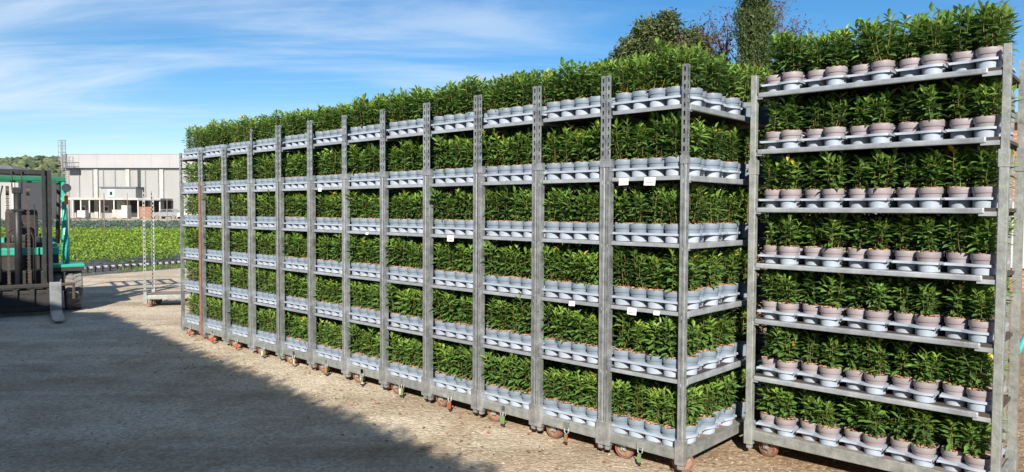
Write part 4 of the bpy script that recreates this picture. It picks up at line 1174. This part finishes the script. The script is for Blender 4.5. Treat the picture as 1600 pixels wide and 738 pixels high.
def bare_tree():
    root = empty('bare_tree', (9.15, 29, 0)); tag(root, 'nearly bare purple-brown tree with thin spreading branches behind the conifer', 'tree')
    b = MB(); b.tube([(0, 0, 0), (.05, 0, 3), (0, .1, 5.2), (0, .1, 7.4)], [.22, .17, .13, .06], 10); b.build('trunk', M['bark'], root)
    rs_ = random.Random(12); tips = []; br = MB()
    for k in range(13):
        a = k * 2.4 + .3; limb(br, (0, .1, 5.0 + .15 * k), (math.cos(a) * 1.0, math.sin(a) * .7, .7), 2.0, .065, 2, rs_, tips, .6, 4, 0.0, .68)
    br.build('branches', M['twig'], root)
    C = [p for p, d, dep in tips if dep == 0]
    leaf_cloud('crown', C, 9, .12, .12, M['plum'], root, 43, .5, .2, .45)
bare_tree()

# ------------------------------------------------------------------ building behind the viewer that shades the yard
def shade_building():
    root = empty('yard_building', (-4, -2, 0)); tag(root, 'long plastered yard building whose roof edge shades the gravel', 'building')
    H = 3.98
    foot = [(5.05, -9.1), (-.53, -2.75), (-6.52, 3.72), (-16, 3.9), (-16, -9.1)]
    inner = [(4.65, -9.05), (-.95, -2.95), (-6.72, 3.4), (-15.8, 3.55), (-15.8, -9.0)]
    off = lambda P: [(x + 4, y + 2) for x, y in P]
    b = MB(); b.prism(off(inner)[::-1], 0, H - .10); b.build('wall', M['plaster'], root)
    b = MB(); b.prism(off(foot)[::-1], H - .1, H); b.build('roof', M['terracotta'], root)
    d = Vector((-5.82, 6.62, 0)).normalized(); nrm = Vector((d.y, -d.x, 0))
    for k, t in enumerate((1.2, 3.6, 6.0)):
        p = Vector((-.95, -2.95, 0)) + (Vector((-6.72, 3.4, 0)) - Vector((-.95, -2.95, 0))).normalized() * t
        Mx = Matrix.Translation((p.x + 4, p.y + 2, 0)) @ Matrix.Rotation(math.atan2(d.y, d.x), 4, 'Z')
        b = MB(); b.box((-.5, -.06, 1.0 if k != 1 else 0), (.5, -.003, 2.2), 0, Mx); fr = b.build('window_frame' if k != 1 else 'door', M['white'] if k != 1 else M['wood'], root)
        b = MB(); b.box((-.42, -.09, 1.08), (.42, -.062, 2.12), 0, Mx); b.build('pane', M['glass'], fr)
    # unseen leaf clumps added along the eave to make its shadow edge bumpy
    vn = empty('shadow_edge_leaves', (0, 0, H)); tag(vn, 'unseen leaf clumps added along the yard roof edge to roughen its shadow', 'added leaf clumps')
    rs_ = random.Random(8); C = []; b = MB(); stem = []
    A = Vector((1.80, -5.4, 0)); B = Vector((-6.52, 3.72, 0))
    n = 260
    for k in range(n):
        t = k / n; p = A + (B - A) * t
        amp = (.045 if t < .62 else .012) * (1 + .6 * math.sin(k * .9) + .5 * math.sin(k * .37))
        C.append((p.x + rs_.uniform(-.03, .03), p.y + rs_.uniform(-.03, .03), max(.0, amp) * rs_.random()))
        if k % 6 == 0: stem.append((p.x, p.y, .02 + .01 * math.sin(k)))
    b.tube(stem, .012, 5); b.build('stem', M['wood'], vn)
    leaf_cloud('leaves', C, 14, .035, .07, M['leaf'], vn, 44, .4, .5, .5)
shade_building()

# ------------------------------------------------------------------ bits at the far right edge
sh = empty('brick_shed', (10.6, 13.6, 0), R(-38)); tag(sh, 'orange brick shed with white panels glimpsed past the right trolley', 'building')
b = MB(); b.box((-2.2, 0, 0), (3.5, 4, 3.3)); b.build('wall', M['brick'], sh)
b = MB(); b.box((-2.4, -.2, 3.3), (3.7, 4.2, 3.5)); b.build('roof', M['roof'], sh)
for k in range(5):
    b = MB(); x = -2.1 + k * 1.1; b.box((x, -.06, .45), (x + 1.04, -.003, 1.75), bev=.01); b.build('panel', M['white'], sh)
b = MB(); b.tube([(0, 0, .02), (.25, .1, .35), (.6, .2, .62)], .03, 8)
tag(b.build('pipe', M['hose'], None, (5.15, 7.3, 0)), 'short turquoise plastic pipe leaning at the right edge', 'pipe')

# ------------------------------------------------------------------ pebbles and dry leaves on the yard
bm = bmesh.new(); bmesh.ops.create_icosphere(bm, subdivisions=1, radius=1)
iv = np.array([v.co[:] for v in bm.verts]); fi = np.array([[v.index for v in f.verts] for f in bm.faces]); bm.free()
r_ = np.random.default_rng(77)
n = 22000
yy = 2.6 + 13 * r_.random(n) ** 1.6; xx = yy * r_.uniform(-.8, .85, n)
s = r_.lognormal(-5.5, .5, n); s = np.clip(s, .002, .019)
Vs = iv[None] * (1 + r_.uniform(-.3, .3, (n, len(iv), 1))) * np.stack([s, s * r_.uniform(.6, 1, n), s * r_.uniform(.35, .7, n)], 1)[:, None, :]
a = r_.uniform(0, 6.28, n); c, sn = np.cos(a)[:, None], np.sin(a)[:, None]
Vs = np.stack([Vs[..., 0] * c - Vs[..., 1] * sn, Vs[..., 0] * sn + Vs[..., 1] * c, Vs[..., 2]], -1) + np.stack([xx, yy, s * .15], 1)[:, None, :]
F = (fi[None] + (np.arange(n) * len(iv))[:, None, None]).reshape(-1, 3)
tag(link('gravel', np_mesh('gravel', Vs.reshape(-1, 3), F, [M['pebble']])), 'loose pebbles scattered over the yard', 'gravel', kind='stuff')
n = 620
u = r_.uniform(-1.5, 7, n); v = r_.normal(-.25, .45, n)
P = np.array([X0, Y0])[None] - np.array(EX[:2])[None] * u[:, None] + np.array(EY[:2])[None] * v[:, None]
az = r_.uniform(0, 6.28, n); el = r_.uniform(-.1, .35, n)
D = np.stack([np.cos(az) * np.cos(el), np.sin(az) * np.cos(el), np.sin(el)], 1); Ls = r_.uniform(.012, .04, n)
V, F, k = leaf_arrays(np.concatenate([P, np.full((n, 1), .008)], 1), D, Ls, Ls * .5, r_.uniform(-.6, .6, n), True)
tag(link('dry_leaves', np_mesh('dry_leaves', V, F, [M['dryleaf']])), 'dry brown leaves fallen along the foot of the trolleys', 'leaves', kind='stuff')
